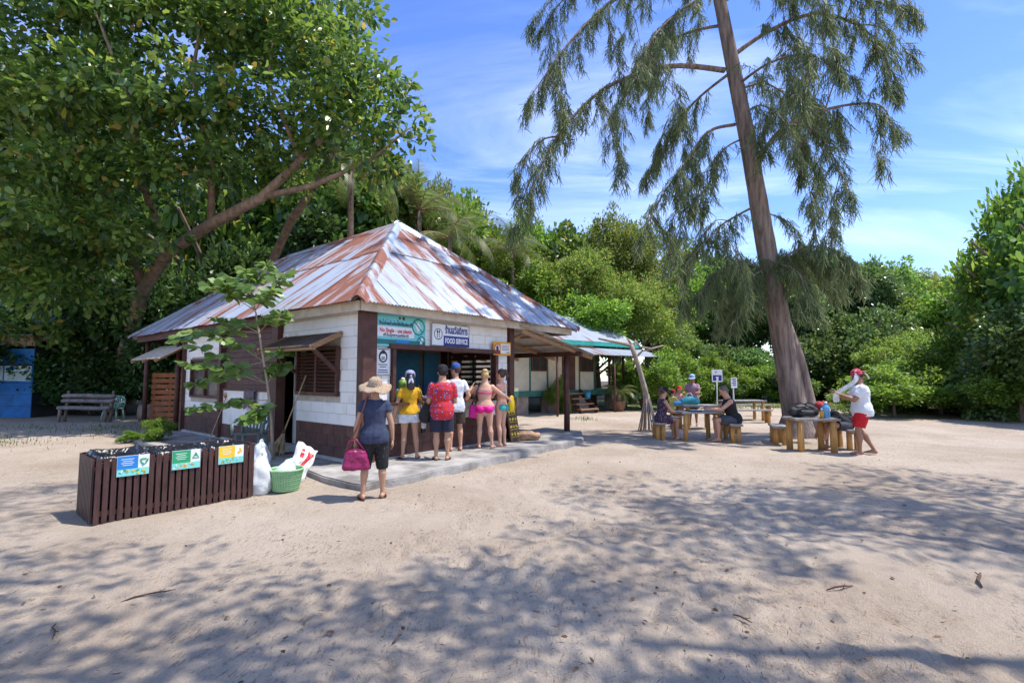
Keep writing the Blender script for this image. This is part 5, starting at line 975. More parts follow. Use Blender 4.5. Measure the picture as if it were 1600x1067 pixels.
def person(label, loc, rz, H, skin, group=None, fem=False, fat=1.0, pelvis=(0,0,.90), lean=0.0, head=(0,0), arms=None, legs=None, shirt=None, bottom=None, hair=None, bikini=None, vox=.0085, dec=.45, shoes=None, curl=.45):
    k = H/1.75; o = thing('person', label, 'person', loc, rz, group); Pv = V3(pelvis)*k; Rl = Matrix.Rotation(-lean, 3, 'X')
    def T(p): return Pv + Rl @ (V3(p)*k)
    hw = 1.10 if fem else 1.0; ww = .90 if fem else 1.0; cw = .92 if fem else 1.0
    rings = [(-.07,(.135*hw,.10),-.005),(0,(.165*hw,.122),-.012),(.07,(.158*hw,.115),-.008),(.17,(.132*ww,.096),0),(.28,(.146*cw,.105),.006),(.40,(.165*cw,.112),.004),(.465,(.150*cw,.090),-.004),(.515,(.098,.074),-.008),(.56,(.062,.060),-.002),(.64,(.055,.058),.010)]
    def torso(mb, z0, z1, infl=0.0, cap='round', n=20, fl=None):
        rs = [r for r in rings if z0-1e-6 <= r[0] <= z1+1e-6]
        def at(z):
            for a, b in zip(rings, rings[1:]):
                if a[0] <= z <= b[0]: f_ = (z-a[0])/(b[0]-a[0]); return (z, tuple(a[1][i]*(1-f_)+b[1][i]*f_ for i in (0,1)), a[2]*(1-f_)+b[2]*f_)
            return rings[-1] if z > rings[-1][0] else (z, rings[0][1], rings[0][2])
        if not rs or rs[0][0] > z0+1e-4: rs = [at(z0)]+rs
        if rs[-1][0] < z1-1e-4: rs = rs+[at(z1)]
        mb.tube([T((0, y, z)) for z, r, y in rs], [(((r[0]*fat)+infl)*k+(fl(z) if fl else 0), ((r[1]*(fat*1.0))+infl)*k+(fl(z) if fl else 0)) for z, r, y in rs], n, cap, side=(1,0,0))
    sh = {-1: T((-.165*cw*(.5+.5*fat),-.005,.455)), 1: T((.165*cw*(.5+.5*fat),-.005,.455))}
    arms = arms or {}; legs = legs or {}; A = {}; Lg = {}
    for s_ in (-1, 1):
        d = arms.get(s_)
        if d: A[s_] = [sh[s_], sh[s_]+V3(d[0]).normalized()*.285*k, sh[s_]+V3(d[0]).normalized()*.285*k+V3(d[1]).normalized()*.255*k, V3(d[2]) if len(d) > 2 else V3((0,.3,-1))]
        else: e = sh[s_]+V3((s_*.16,-.05,-1)).normalized()*.285*k; A[s_] = [sh[s_], e, e+V3((s_*.05,.16,-1)).normalized()*.255*k, V3((-s_*1,0.2,0))]
        hp = Pv+V3((s_*.088*hw*k,0,-.02*k)); l = legs.get(s_)
        if l: Lg[s_] = [hp, V3(l[0])*k, V3(l[1])*k, V3(l[2]) if len(l) > 2 else V3((s_*.15,1,0))]
        else: Lg[s_] = [hp, V3((s_*.10,.015,.49))*k, V3((s_*.105,-.03,.085))*k, V3((s_*.25,1,0))]
    tf = .5+.5*fat
    def thigh(mb, s_, f0, f1, infl, cap='round', n=14, flare=0):
        a, b = Lg[s_][0], Lg[s_][1]; pts = [a.lerp(b, f0+(f1-f0)*i/4) for i in range(5)]
        rr_ = [((.092*hw if fem else .088)*tf*(1-f)+.056*f+infl+flare*f)*k for f in [f0+(f1-f0)*i/4 for i in range(5)]]; mb.tube(pts, rr_, n, cap)
    def upper(mb, s_, f1, infl, cap='round'):
        a, b = A[s_][0], A[s_][1]; pts = [a.lerp(b, f1*i/3) for i in range(4)]; mb.tube(pts, [((.052*(1-f)+.040*f)*(.4+.6*fat)+infl)*k for f in [f1*i/3 for i in range(4)]], 12, cap)
    mb = MB(); torso(mb, -.07, .64)
    hd = Rl @ Matrix.Rotation(head[1], 3, 'Z') @ Matrix.Rotation(head[0], 3, 'X'); hc = T((0,.020,.718))
    kh = k*1.08
    def Hp(p): return hc + hd @ (V3(p)*kh)
    hrot = hd.to_euler()
    mb.ell(Hp((0,-.008,.012)), (.076*kh,.093*kh,.105*kh), rot=hrot); mb.ell(Hp((0,.022,-.055)), (.056*kh,.062*kh,.062*kh), rot=hrot); mb.ell(Hp((0,.06,-.088)), (.026*kh,.024*kh,.022*kh), rot=hrot)
    mb.tube([Hp((0,.084,.012)), Hp((0,.104,-.022)), Hp((0,.088,-.03))], [.009*k,.014*k,.010*k], 6, 'round')
    for s_ in (-1, 1): mb.ell(Hp((s_*.078,-.005,-.01)), (.010*k,.02*k,.03*k), 8, 6, rot=hrot); mb.ell(Hp((s_*.03,.076,.02)), (.02*k,.014*k,.009*k), 8, 6, rot=hrot)
    for s_ in (-1, 1):
        a, e, w, pn = A[s_]; mb.ell(a, (.06*k*tf,.06*k*tf,.06*k*tf)); upper(mb, s_, 1, 0); m_ = e.lerp(w, .3); mb.tube([e, m_, w], [.041*k*tf,.042*k*tf,.027*k], 12, 'round'); hand(mb, w, w-e, pn, k, curl, s_)
        h_, kn, an, td = Lg[s_]; thigh(mb, s_, 0, 1, 0); ax = (an-kn).normalized(); bk = V3((0,-1,0)) - ax*V3((0,-1,0)).dot(ax); bk = bk.normalized()*.018*k if bk.length > .1 else V3((0,0,0))
        mb.tube([kn, kn.lerp(an,.15)+bk*.4, kn.lerp(an,.33)+bk, kn.lerp(an,.7)+bk*.3, an], [.056*k,.055*k,.058*k*tf,.040*k,.033*k], 12, 'round')
        td = td.normalized(); fz_ = an.z-.085*k; heel = an-td*.035*k; ft = V3((0,0,fz_)); hz_ = lambda p, z: V3((p.x, p.y, fz_+z*k))
        mb.tube([hz_(heel,.036), hz_(an+td*.03*k,.045), hz_(an+td*.09*k,.034), hz_(an+td*.155*k,.022), hz_(an+td*.185*k,.017)], [(.032*k,.034*k),(.036*k,.042*k),(.043*k,.030*k),(.044*k,.019*k),(.036*k,.014*k)], 12, 'round', side=td.cross(V3((0,0,1)))); mb.tube([an, hz_(an,.04)], [.034*k,.036*k], 10, 'round')
        if fem: mb.ell(T((s_*.075,.085*fat,.355)), (.062*k*fat,.055*k*fat,.06*k*fat))
        mb.ell(T((s_*.078*hw,-.075*fat,-.03)) if bikini else T((s_*.07*hw,-.055*fat,-.03)), (.088*k*hw*tf,.075*k*fat,.085*k) if bikini else (.08*k*hw*tf,.068*k*fat,.08*k))
        if shoes:
            sm = MB(); c0 = hz_(an-td*.06*k, 0); up_ = V3((0,0,1)); sdv = td.cross(up_)
            n_ = 22; top_ = []; 
            for i in range(n_):
                a_ = 2*math.pi*i/n_; u = math.cos(a_); v = math.sin(a_); c_ = an+td*.068*k; w_ = .040+.008*u; top_.append(V3((c_.x, c_.y, fz_-.022*k))+td*u*.145*k+sdv*v*w_*k)
            sm.poly(top_[::-1], .022*k, (0,0,1)); sm.build('sandal', shoes, o)
            MB().tube([hz_(an+td*.13*k,.03), hz_(an+td*.08*k+sdv*.03*k,.058), hz_(an+td*.03*k+sdv*.046*k,.012)], .008*k, 6).build('sandal_strap', shoes, o); MB().tube([hz_(an+td*.13*k,.03), hz_(an+td*.08*k-sdv*.03*k,.058), hz_(an+td*.03*k-sdv*.046*k,.012)], .008*k, 6).build('sandal_strap', shoes, o)
    link('body', remesh(mb, vox, 4, dec), skin, o)
    for s_ in (-1, 1): MB().ell(Hp((s_*.031,.086,.016)), (.011*k,.007*k,.006*k), 8, 6, rot=hrot).build('eye', M_eye, o)
    MB().ell(Hp((0,.083,-.062)), (.022*k,.008*k,.006*k), 8, 6, rot=hrot).build('mouth', M_lip, o)
    if shirt:
        m_, hem, slv, infl, nm = shirt; mb = MB(); torso(mb, hem, .50, infl, 'flat', fl=lambda z: .012*max(0, .15-z)); mb.tube([T((0,-.004,.49)), T((0,-.006,.535))], [((.13*cw*fat+infl)*k,(.085*fat+infl)*k),((.085+infl*.5)*k,(.07+infl*.5)*k)], 16, 'flat', side=(1,0,0))
        for s_ in (-1, 1):
            if fem: mb.ell(T((s_*.075,.088*fat,.355)), ((.062*fat+infl)*k,(.055*fat+infl)*k,(.06*fat+infl)*k))
            if slv: mb.ell(A[s_][0], ((.054*tf+infl*.6)*k,)*3); upper(mb, s_, slv, infl*.75, 'flat')
            if hem < -.05: mb.ell(T((s_*.035*hw,-.045*fat,-.03)), ((.132*hw*tf+infl)*k,(.080*fat+infl+.008)*k,.20*k))
        me_ = remesh(mb, max(.009, vox), 3, .5); bm = bmesh.new(); bm.from_mesh(me_); bmesh.ops.bisect_plane(bm, geom=bm.verts[:]+bm.edges[:]+bm.faces[:], plane_co=T((0,0,hem+.004)), plane_no=Rl @ V3((0,0,-1)), clear_outer=True); bm.to_mesh(me_); bm.free()
        ob_ = link(nm, me_, m_, o); md = ob_.modifiers.new('d', 'DISPLACE'); md.texture = WRK; md.strength = .022; md.mid_level = .42
    if bottom:
        m_, ln, infl, flare, nm, zt = bottom; mb = MB(); ti = min(infl, shirt[3]-.010) if shirt and shirt[1] < 0 else infl; torso(mb, -.075, min(zt, (shirt[1]+.11) if shirt else zt), ti, 'flat'); mb.ell(T((0,-.048*fat,-.05)), ((.10*hw*tf)*k,(.076*fat+ti)*k,.11*k))
        for s_ in (-1, 1): mb.ell(T((s_*.06*hw,-.050*fat,-.04)), ((.102*hw*tf+ti)*k,(.075*fat+ti)*k,(.10+ti*.5)*k)); thigh(mb, s_, 0, ln, infl+.006, 'flat', flare=flare)
        ob_ = link(nm, remesh(mb, max(.009, vox), 3, .5), m_, o); md = ob_.modifiers.new('d', 'DISPLACE'); md.texture = WRK; md.strength = .018; md.mid_level = .45
    if bikini:
        m_, nm2 = bikini; mb = MB(); torso(mb, -.06, .035, .008, 'flat')
        for s_ in (-1, 1): mb.ell(T((s_*.078*hw,-.075*fat,-.03)), ((.088*hw*tf+.009)*k,(.075*fat+.009)*k,(.085+.007)*k))
        b = link('bikini_bottom', remesh(mb, .009, 3, .6), m_, o); bm = bmesh.new(); bm.from_mesh(b.data)    # cut high on the hips
        for s_ in (-1, 1):
            pc = T((s_*.15*hw*tf, 0, -.075)); bmesh.ops.bisect_plane(bm, geom=bm.verts[:]+bm.edges[:]+bm.faces[:], plane_co=pc, plane_no=(s_*.62, 0, -.78), clear_outer=True)
        bm.to_mesh(b.data); bm.free(); mb = MB(); torso(mb, .31, .345, .007, 'flat')
        for s_ in (-1, 1): mb.ell(T((s_*.075,.090*fat,.355)), ((.060*fat+.008)*k,(.053*fat+.008)*k,(.055*fat+.008)*k)); mb.tube([T((s_*.08,.12*fat,.40)), T((s_*.075,.05,.50)), T((s_*.03,-.06,.535))], .007*k, 6)
        link('bikini_top', remesh(mb, .008, 2, .6), m_, o)
    info = dict(o=o, k=k, kh=kh, T=T, Hp=Hp, hrot=hrot, A=A, Lg=Lg, hd=hd)
    if hair:
        m_, style = hair; k0, k = k, kh; mb = MB(); mb.ell(Hp((0,-.022,.026)), (.084*k,.092*k,.108*k), rot=hrot)
        if style == 'bun': mb.ell(Hp((0,-.06,.085)), (.066*k,.062*k,.05*k)); mb.ell(Hp((0,-.065,.0)), (.075*k,.055*k,.075*k))
        if style == 'long': mb.tube([Hp((0,-.07,.05)), Hp((0,-.105,-.08)), T((0,-.135,.42)), T((0,-.135,.25)), T((.01,-.12,.16))], [(.08*k,.05*k),(.085*k,.05*k),(.075*k,.035*k),(.05*k,.025*k),(.02*k,.012*k)], 12, 'round', side=(1,0,0))
        if style == 'pony': mb.ell(Hp((0,-.115,.07)), (.045*k,.05*k,.05*k)); mb.tube([Hp((0,-.12,.06)), Hp((0,-.16,-.02)), Hp((0,-.13,-.12))], [.03*k,.035*k,.012*k], 8, 'round')
        mm_ = remesh(mb, .009, 2, .6); b = link('hair', mm_, m_, o); bm = bmesh.new(); bm.from_mesh(mm_)   # clear the face
        if style != 'long' or True: bmesh.ops.bisect_plane(bm, geom=bm.verts[:]+bm.edges[:]+bm.faces[:], plane_co=Hp((0,.045,.045)), plane_no=hd @ V3((0,.75,-.62)), clear_outer=True)
        bm.to_mesh(mm_); bm.free()
    return info
def hat_obj(info, name, m, kind, brim_m=None, tilt=0.0, sc=1.0):
    o = info['o']; k = info['kh']; Hp = info['Hp']; c = bpy.data.objects.new(name, None); COL.objects.link(c); c.parent = o; c.location = Hp((0,-.012,.045 if kind != 'straw' else .022)); c.rotation_euler = (info['hd'] @ Matrix.Rotation(tilt, 3, 'X')).to_euler(); c.scale = (sc,)*3
    if kind == 'cap':
        MB().lathe([(.092*k,-.01*k),(.093*k,.02*k),(.085*k,.055*k),(.06*k,.085*k),(.02*k,.098*k),(0,.099*k)], 20).build('crown', m, c); V = []; n = 13
        for j in range(4):
            for i in range(n): a = math.pi*(i/(n-1)); r = .088+.028*j*math.sin(a)**.7; V.append((r*math.cos(a)*k*.92, (r*math.sin(a)+.0*j)*k, (-.004-.006*j*j*.5)*k))
        link('visor', np_mesh('visor', V, [(j*n+i, j*n+i+1, (j+1)*n+i+1, (j+1)*n+i) for j in range(3) for i in range(n-1)], True), brim_m or m, c)
    elif kind == 'straw':
        V = []; n = 48; prof = [(.0,.118),(.05,.115),(.082,.09),(.096,.05),(.101,.01),(.115,-.004),(.15,-.012),(.185,-.022),(.215,-.034),(.235,-.048)]
        for j, (r, z) in enumerate(prof):
            for i in range(n): a = 2*math.pi*i/n; wv = max(0, (r-.11)/.125); V.append(((r+.008*wv*math.sin(5*a))*math.cos(a)*k, (r+.008*wv*math.sin(5*a))*math.sin(a)*k, (z+wv*(.018*math.sin(3*a+.8)+.012*math.sin(7*a)))*k))
        b = link('brim', np_mesh('brim', V, [(j*n+i, j*n+(i+1)%n, (j+1)*n+(i+1)%n, (j+1)*n+i) for j in range(len(prof)-1) for i in range(n)], True), m, c); md = b.modifiers.new('t', 'SOLIDIFY'); md.thickness = .006
        MB().lathe([(.0985*k,.02*k),(.103*k,.02*k),(.1035*k,.038*k),(.0965*k,.038*k)], 32).build('band', mat('hat_band', (.30,.20,.12), .9, .2, 30), c)
    elif kind == 'scarf':
        MB().lathe([(.096*k,-.035*k),(.097*k,.01*k),(.09*k,.05*k),(.062*k,.085*k),(.02*k,.10*k),(0,.10*k)], 20).build('wrap', m, c); blob('knot', m, c, [(0,-.10*k,-.02*k),(0,-.125*k,-.03*k)], [.028*k,.024*k], 8, .004, 3)
        for sx in (-1, 1): blob('tail', brim_m or m, c, [(0,-.12*k,-.04*k),(sx*.03*k,-.14*k,-.11*k),(sx*.035*k,-.135*k,-.18*k)], [(.016*k,.01*k),(.026*k,.008*k),(.018*k,.006*k)], 8, .003, 5)
    return c
def pattern(name, base, c2, c3, scale, rough=.85, thr=.42):
    m = bpy.data.materials.new(name); m.use_nodes = True; N = m.node_tree.nodes; Lk = m.node_tree.links; b = N['Principled BSDF']; b.inputs['Roughness'].default_value = rough; t = N.new('ShaderNodeTexCoord')
    v = N.new('ShaderNodeTexVoronoi'); v.inputs['Scale'].default_value = scale; Lk.new(t.outputs['Object'], v.inputs['Vector']); r = N.new('ShaderNodeValToRGB'); r.color_ramp.interpolation = 'CONSTANT'; e = r.color_ramp.elements; e[0].color = (*c2, 1); e[1].position = thr; e[1].color = (*base, 1); k = e.new(thr*.45); k.color = (*c3, 1); Lk.new(v.outputs['Distance'], r.inputs[0])
    v2 = N.new('ShaderNodeTexNoise'); v2.inputs['Scale'].default_value = scale*.6; Lk.new(t.outputs['Object'], v2.inputs['Vector']); Lk.new(r.outputs[0], b.inputs['Base Color'])
    bp = N.new('ShaderNodeBump'); bp.inputs['Strength'].default_value = .25; bp.inputs['Distance'].default_value = .02; Lk.new(v2.outputs[0], bp.inputs['Height']); Lk.new(bp.outputs[0], b.inputs['Normal']); return m
def cloth(name, c, rough=.9): return mat(name, c, rough, .18, 10, .8, 11)
SLZ = .10
def at(px, py, z=SLZ): g = G(px, py, z); return (g.x, g.y, z)
F_black = mat('sandal_black', (.02,.018,.016), .7, .2, 8)
# straw hat woman
I = person('woman in wide straw hat and navy top with a magenta handbag, seen from behind', at(583, 778, .01), R(18), 1.57, SK_asian, fem=True, fat=1.06, arms={-1: ((-.32,-.05,-1), (-.1,.25,-1), (1,.2,0)), 1: ((.30,-.02,-1), (.10,.12,-1), (-1,.2,0))}, legs={-1: ((-.12,.03,.49), (-.15,-.02,.085), (-.25,1,0)), 1: ((.12,.01,.49), (.13,.0,.085), (.25,1,0))}, shirt=(cloth('navy_top', (.035,.045,.085)), -.10, .40, .022, 'navy_top'), bottom=(pattern('black_print', (.012,.012,.013), (.16,.16,.16), (.03,.03,.03), 26, thr=.26), 1.18, .016, .014, 'trousers', .10), hair=(HR_dark, 'short'), shoes=mat('sandal_brown', (.09,.035,.02), .6, .2, 8), vox=.0075)
hat_obj(I, 'straw_hat', mat('straw_weave', (.28,.18,.11), .9, .4, 55, .9, 70, col2=(.52,.40,.28)), 'straw', tilt=.34, sc=.92); k = I['k']; T_ = I['T']
hb_ = I['o']; bag = thing('handbag', 'magenta leather handbag on a long brown strap at the straw hat woman', 'handbag', hb_.location, R(18)); cb = T_((-.235,-.10,-.23)); M_mag = mat('magenta_leather', (.24,.012,.075), .35, .2, 7, .4, 14)
mb = MB(); mb.box(cb+V3((0,0,-.06)), (.36,.15,.27), taper=.70); b = mb.build('bag_body', M_mag, bag); md = b.modifiers.new('b', 'BEVEL'); md.width = .05; md.segments = 4; md = b.modifiers.new('s', 'SUBSURF'); md.levels = md.render_levels = 3; md = b.modifiers.new('d', 'DISPLACE'); md.texture = WRK; md.strength = .03
for sx in (-1, 1): MB().tube([cb+V3((-.11,sx*.03,.06)), cb+V3((-.09,sx*.04,.18)), cb+V3((.0,sx*.04,.20)), cb+V3((.10,sx*.03,.06))], .009, 8).build('handle', M_mag, bag)
MB().tube([cb+V3((-.12,0,.06)), T_((-.22,-.12,.15)), T_((-.12,-.10,.50)), T_((-.09,.02,.535)), T_((-.16,.13,.36)), cb+V3((-.06,.12,.06))], .011, 6).build('strap', mat('strap_brown', (.18,.06,.04), .5, .2, 9), bag)
# yellow shirt woman
I = person('woman in yellow tee and white shorts with a blue and white bandana', at(639, 716), R(20), 1.60, SK_asian, fem=True, fat=.98, arms={-1: ((-.42,-.10,-1), (-.1,.35,-1), (1,0,0)), 1: ((.35,.30,-.85), (-.1,.75,.55), (-1,.3,0))}, legs={-1: ((-.10,.02,.49), (-.13,-.02,.085), (-.4,1,0)), 1: ((.12,.0,.49), (.15,-.04,.085), (.5,1,0))}, shirt=(cloth('yellow_tee', (.62,.34,.015)), -.02, .55, .02, 'yellow_tee'), bottom=(cloth('white_shorts', (.62,.63,.68)), .42, .022, .015, 'shorts', .06), hair=(HR_dark, 'long'), shoes=F_black, vox=.0075)
hat_obj(I, 'bandana', pattern('bandana_print', (.30,.33,.50), (.75,.75,.78), (.12,.14,.32), 70), 'scarf', cloth('bandana_tail', (.5,.52,.62))); T_ = I['T']; o = thing('shoulder_bag', 'small black and white shoulder bag hanging beside the white shorts', 'bag', I['o'].location, R(20)); cb = T_((.26,-.02,-.20)); blob('pouch', mat('bag_white', (.55,.55,.55), .5, .1, 6), o, [cb+V3((0,0,-.09)), cb+V3((0,0,.07))], [(.05,.08),(.05,.08)], 10, .006, 2); blob('flap', M_black, o, [cb+V3((0,0,-.14)), cb+V3((0,0,-.10))], [(.055,.085),(.055,.085)], 10, .005, 3); MB().tube([cb+V3((0,0,.08)), T_((.22,-.06,.30)), T_((.15,-.03,.54)), T_((.17,.12,.3)), cb+V3((0,.04,.08))], .008, 6).build('strap', M_black, o)
# floral shirt man
I = person('man in red floral shirt, black cap and dark swim shorts', at(690, 718), R(8), 1.70, SK_asian, fat=1.22, arms={-1: ((-.24,.05,-1), (.1,.9,-.25), (1,0,-.3)), 1: ((.20,.10,-1), (-.2,.8,.1), (-1,0,0))}, head=(-.05, .25), shirt=(pattern('red_floral', (.50,.018,.025), (.75,.72,.72), (.05,.05,.22), 22, thr=.36), -.16, .75, .032, 'floral_shirt'), bottom=(pattern('swim_shorts', (.012,.016,.035), (.12,.16,.35), (.01,.012,.03), 9, thr=.16), .92, .03, .03, 'swim_shorts', .02), hair=(HR_dark, 'short'), shoes=F_black, vox=.0075)
hat_obj(I, 'black_cap', cloth('cap_black', (.014,.014,.016)), 'cap'); T_ = I['T']; o = thing('black_bag', 'black cloth bag held at the side of the floral shirt man', 'bag', I['o'].location, R(8)); cb = T_((-.27,.10,.02)); blob('sack', mat('black_cloth', (.018,.018,.02), .8, .3, 8, .6, 14), o, [cb+V3((-.02,0,-.16)), cb+V3((0,0,-.05)), cb+V3((.02,0,.10))], [(.12,.09),(.15,.11),(.07,.06)], 12, .015, 7); MB().tube([cb+V3((.0,0,.10)), T_((-.24,.14,.26)), T_((-.2,.2,.28))], .012, 6).build('handle', M_black, o)
# white shirt man with blue cap
I = person('man in white tee and blue cap standing behind the floral shirt', at(711, 704), R(25), 1.76, SK_red, fat=1.0, head=(-.05, .75), arms={-1: ((-.25,.2,-1), (.1,.8,.1), (1,0,0)), 1: ((.42,-.15,-1), (-.35,.5,-.55), (-1,0,0))}, shirt=(cloth('white_tee', (.60,.62,.66)), -.12, .6, .025, 'white_tee'), bottom=(cloth('brown_shorts', (.06,.04,.03)), .85, .03, .02, 'shorts', .02), hair=(HR_brown, 'short'), vox=.0075)
hat_obj(I, 'blue_cap', cloth('cap_blue', (.03,.09,.32)), 'cap', cloth('cap_navy', (.015,.02,.05)))
# pink bikini woman
I = person('blond woman in a hot pink bikini leaning on the counter', at(757, 700), R(2), 1.64, SK_fair, fem=True, fat=1.24, head=(-.15, .1), arms={-1: ((-.75,.15,-.65), (.35,.45,.75), (1,.3,0)), 1: ((.75,.15,-.55), (.55,.65,-.35), (-1,0,0))}, legs={-1: ((-.11,.0,.49), (-.12,-.03,.085), (-.3,1,0)), 1: ((.12,.0,.49), (.17,-.05,.085), (.35,1,0))}, bikini=(mat('hot_pink', (.75,.008,.26), .6, .08, 8), ''), hair=(HR_blond, 'bun'), vox=.0075)
T_ = I['T']; o = thing('pink_tote', 'hot pink tote bag hanging from the blond woman', 'tote bag', I['o'].location, R(2)); cb = T_((-.23,-.02,-.04)); M_pk = mat('tote_pink', (.62,.01,.24), .55, .15, 8, .4, 14); mb = MB(); mb.box(cb+V3((0,0,-.04)), (.17,.12,.27), rot=(0,R(8),0), taper=1.15); b = mb.build('tote', M_pk, o); md = b.modifiers.new('b', 'BEVEL'); md.width = .03; md.segments = 3; MB().tube([cb+V3((-.04,0,.09)), T_((-.17,-.10,.30)), T_((-.10,-.06,.52)), T_((-.16,.1,.36)), cb+V3((.04,.05,.09))], .016, 6).build('strap', mat('strap_dark', (.04,.035,.05), .7, .2, 8), o)
# teal bikini woman
I = person('woman in a teal bikini with tied dark hair standing sideways at the counter', at(783, 697), R(62), 1.66, SK_fair, fem=True, fat=.96, head=(0, .1), arms={-1: ((-.1,.5,-.85), (.1,.9,.15), (1,0,0)), 1: ((.18,.10,-1), (0,.55,-.8), (-1,0,0))}, bikini=(pattern('teal_print', (.05,.42,.36), (.55,.65,.6), (.02,.2,.22), 40), ''), hair=(HR_brown, 'pony'), vox=.0075)
T_ = I['T']; o = thing('yellow_bag', 'bright yellow drawstring bag behind the teal bikini woman', 'bag', I['o'].location, R(62)); cb = T_((.17,-.16,.06)); blob('sack', mat('yellow_nylon', (.70,.48,.01), .5, .15, 8, .5, 14), o, [cb+V3((0,0,-.14)), cb, cb+V3((0,0,.13))], [(.08,.06),(.11,.07),(.06,.04)], 12, .01, 3); MB().tube([cb+V3((0,0,.14)), T_((.14,-.10,.42)), T_((.13,.04,.52)), T_((.14,.12,.36))], .008, 6).build('strap', M_black, o)
# picnic people
SEAT = .44
def seated(label, x, y, rz, H, skin, group=None, **kw):
    k = H/1.75; pz = (SEAT+.085)/k; kw.setdefault('legs', {s_: ((s_*.11,.42,pz+.0), (s_*.12,.40,.085), (s_*.15,1,0)) for s_ in (-1, 1)}); return person(label, (x, y, 0), rz, H, skin, group, pelvis=(0,0,pz), **kw)
dress = pattern('floral_dress', (.035,.012,.035), (.45,.10,.14), (.30,.25,.28), 34, thr=.30)
I = seated('seated woman in dark floral sundress and black cap reading at the table', 3.80, 12.72, R(-78), 1.66, SK_red, fem=True, fat=1.02, lean=.12, head=(-.28, 0), arms={-1: ((-.05,.55,-.85), (.15,.95,-.25), (0,0,-1)), 1: ((.05,.55,-.85), (-.15,.95,-.25), (0,0,-1))}, shirt=(dress, -.08, None, .02, 'sundress'), bottom=(dress, .55, .028, .02, 'skirt', .05), hair=(HR_brown, 'pony'), shoes=F_black, vox=.009)
hat_obj(I, 'black_cap', MATS['cap_black'], 'cap')
o = thing('open_book', 'open booklet on the lap of the seated woman', 'book', (4.14, 12.68, .58), R(10)); 
for sx in (-1, 1): MB().box((sx*.08,0,.005+.006), (.155,.21,.012), rot=(0,sx*R(-8),0)).build('page', K_white, o)
I = seated('seated man in black tank top leaning over the log table', 5.52, 12.42, R(82), 1.80, SK_red, fat=1.2, lean=.28, head=(-.25, 0), arms={-1: ((-.10,.75,-.62), (.1,1,.02), (0,0,-1)), 1: ((.10,.75,-.62), (-.1,1,.02), (0,0,-1))}, shirt=(cloth('black_tank', (.016,.016,.018)), -.06, None, .018, 'tank_top'), bottom=(cloth('grey_shorts', (.06,.065,.08)), .80, .032, .02, 'shorts', .03), hair=(HR_grey, 'short'), vox=.009)
mr_ = G(1349, 709); I = person('standing man in white shirt and red shorts with a red head scarf', (mr_.x, mr_.y, .0), R(68), 1.74, SK_dark, fat=1.38, lean=.03, head=(-.45, 0), arms={-1: ((-.15,.55,-.8), (.3,.85,.42), (0,0,1)), 1: ((.10,.60,-.75), (-.25,.85,.40), (0,0,1))}, legs={-1: ((-.11,.10,.49), (-.12,.08,.085), (0,1,0)), 1: ((.12,.03,.49), (.13,-.22,.085), (.1,1,0))}, shirt=(pattern('white_pale_print', (.66,.67,.70), (.5,.55,.66), (.6,.62,.68), 30, thr=.2), -.12, .72, .03, 'white_shirt'), bottom=(cloth('red_shorts', (.50,.012,.02)), .82, .03, .02, 'red_shorts', .02), hair=(HR_dark, 'short'), vox=.0085)
hat_obj(I, 'head_scarf', pattern('scarf_print', (.50,.03,.06), (.75,.70,.70), (.3,.02,.04), 45), 'scarf', cloth('scarf_tail', (.6,.55,.56))); Hp = I['Hp']; A_ = I['A']; o = thing('white_towel', 'white cloth the standing man holds up to his face', 'towel', I['o'].location, R(68)); hm_ = (A_[-1][2]+A_[1][2])/2; MBt = MB(); MBt.tube([Hp((-.075,-.02,.10)), Hp((-.098,.03,.02)), Hp((-.095,.08,-.09)), hm_+V3((-.04,.02,.05)), hm_+V3((-.02,.05,-.04)), hm_+V3((0,.04,-.16))], [(.03,.010),(.045,.010),(.05,.012),(.05,.018),(.075,.02),(.06,.012)], 12, 'round', side=(0,1,.6)); tw_ = MBt.build('cloth', cloth('towel_white', (.68,.69,.71)), o); md = tw_.modifiers.new('s', 'SUBSURF'); md.levels = md.render_levels = 2; md = tw_.modifiers.new('d', 'DISPLACE'); md.texture = WRK; md.strength = .03
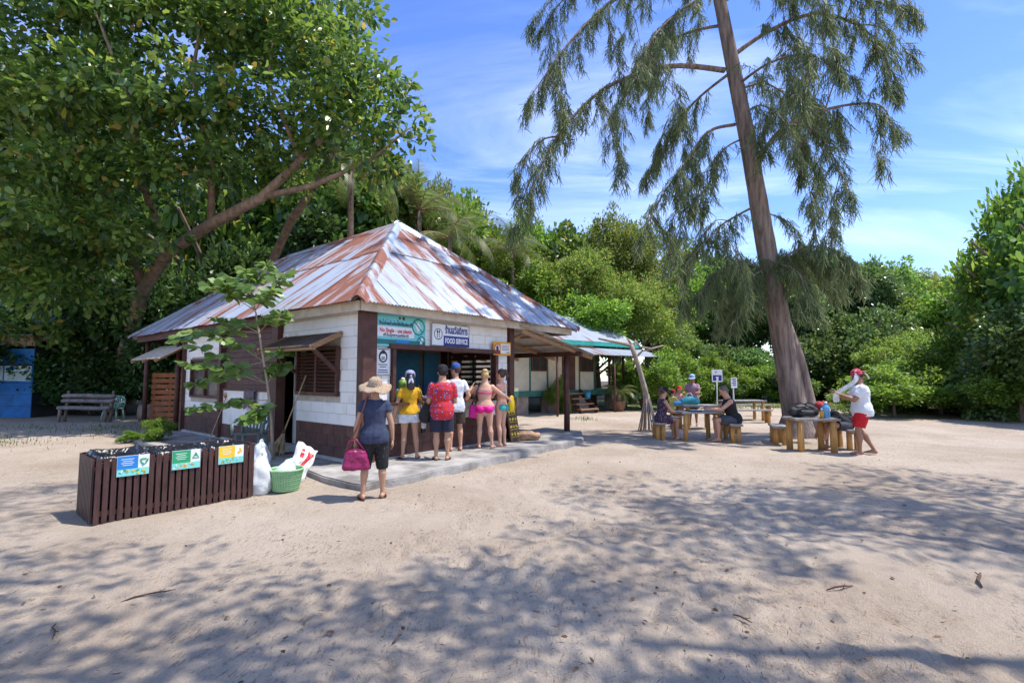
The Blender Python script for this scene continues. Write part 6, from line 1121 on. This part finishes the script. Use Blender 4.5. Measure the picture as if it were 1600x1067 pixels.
I = seated('person in black bending down on the bench behind the standing man', 7.45, 11.15, R(95), 1.68, SK_red, fat=1.0, lean=.95, head=(-.1, 0), arms={-1: ((-.1,.5,-.85), (.1,.4,-.9), (1,0,0)), 1: ((.1,.5,-.85), (-.1,.4,-.9), (-1,0,0))}, shirt=(cloth('black_top', (.018,.018,.022)), -.08, .5, .02, 'black_top'), bottom=(MATS['grey_shorts'], .7, .025, .02, 'shorts', .03), hair=(HR_dark, 'short'), vox=.0095)
hat_obj(I, 'red_bandana', MATS.get('x') or pattern('red_check', (.45,.03,.03), (.7,.66,.64), (.3,.02,.02), 40), 'scarf')
for (x, y, rz, H_, lab, shc, capc) in ((4.98, 15.45, R(-60), 1.20, 'small child in yellow top and red cap at the far table', (.50,.45,.12), (.45,.02,.03)), (5.45, 16.25, R(-160), 1.28, 'child in pink top and red cap behind the beach bag', (.55,.25,.25), (.5,.03,.04))):
    I = person(lab, (x, y, 0), rz, H_, SK_asian, 'children at the far table', fem=False, arms={-1: ((-.2,.5,-.8), (.1,.9,.1), (0,0,-1)), 1: ((.2,.5,-.8), (-.1,.9,.1), (0,0,-1))}, shirt=(cloth('top_'+lab[6:14], shc), -.10, .4, .018, 'top'), bottom=(MATS['grey_shorts'], .5, .02, .02, 'shorts', .03), hair=(HR_dark, 'pony'), vox=.010); hat_obj(I, 'red_cap', cloth('cap_'+lab[6:14], capc), 'cap')
I = person('adult in patterned shirt and pale blue cap standing by the far table', (5.95, 16.4, 0), R(150), 1.66, SK_dark, fat=1.1, head=(-.2, 0), arms={-1: ((-.2,.5,-.8), (.1,.9,.1), (0,0,-1)), 1: ((.2,.5,-.8), (-.1,.9,.1), (0,0,-1))}, shirt=(pattern('far_shirt', (.35,.2,.25), (.6,.55,.6), (.2,.1,.2), 25), -.12, .6, .025, 'shirt'), bottom=(MATS['grey_shorts'], .8, .025, .02, 'shorts', .03), hair=(HR_dark, 'short'), vox=.010); hat_obj(I, 'blue_cap', cloth('cap_pale', (.35,.45,.68)), 'cap')
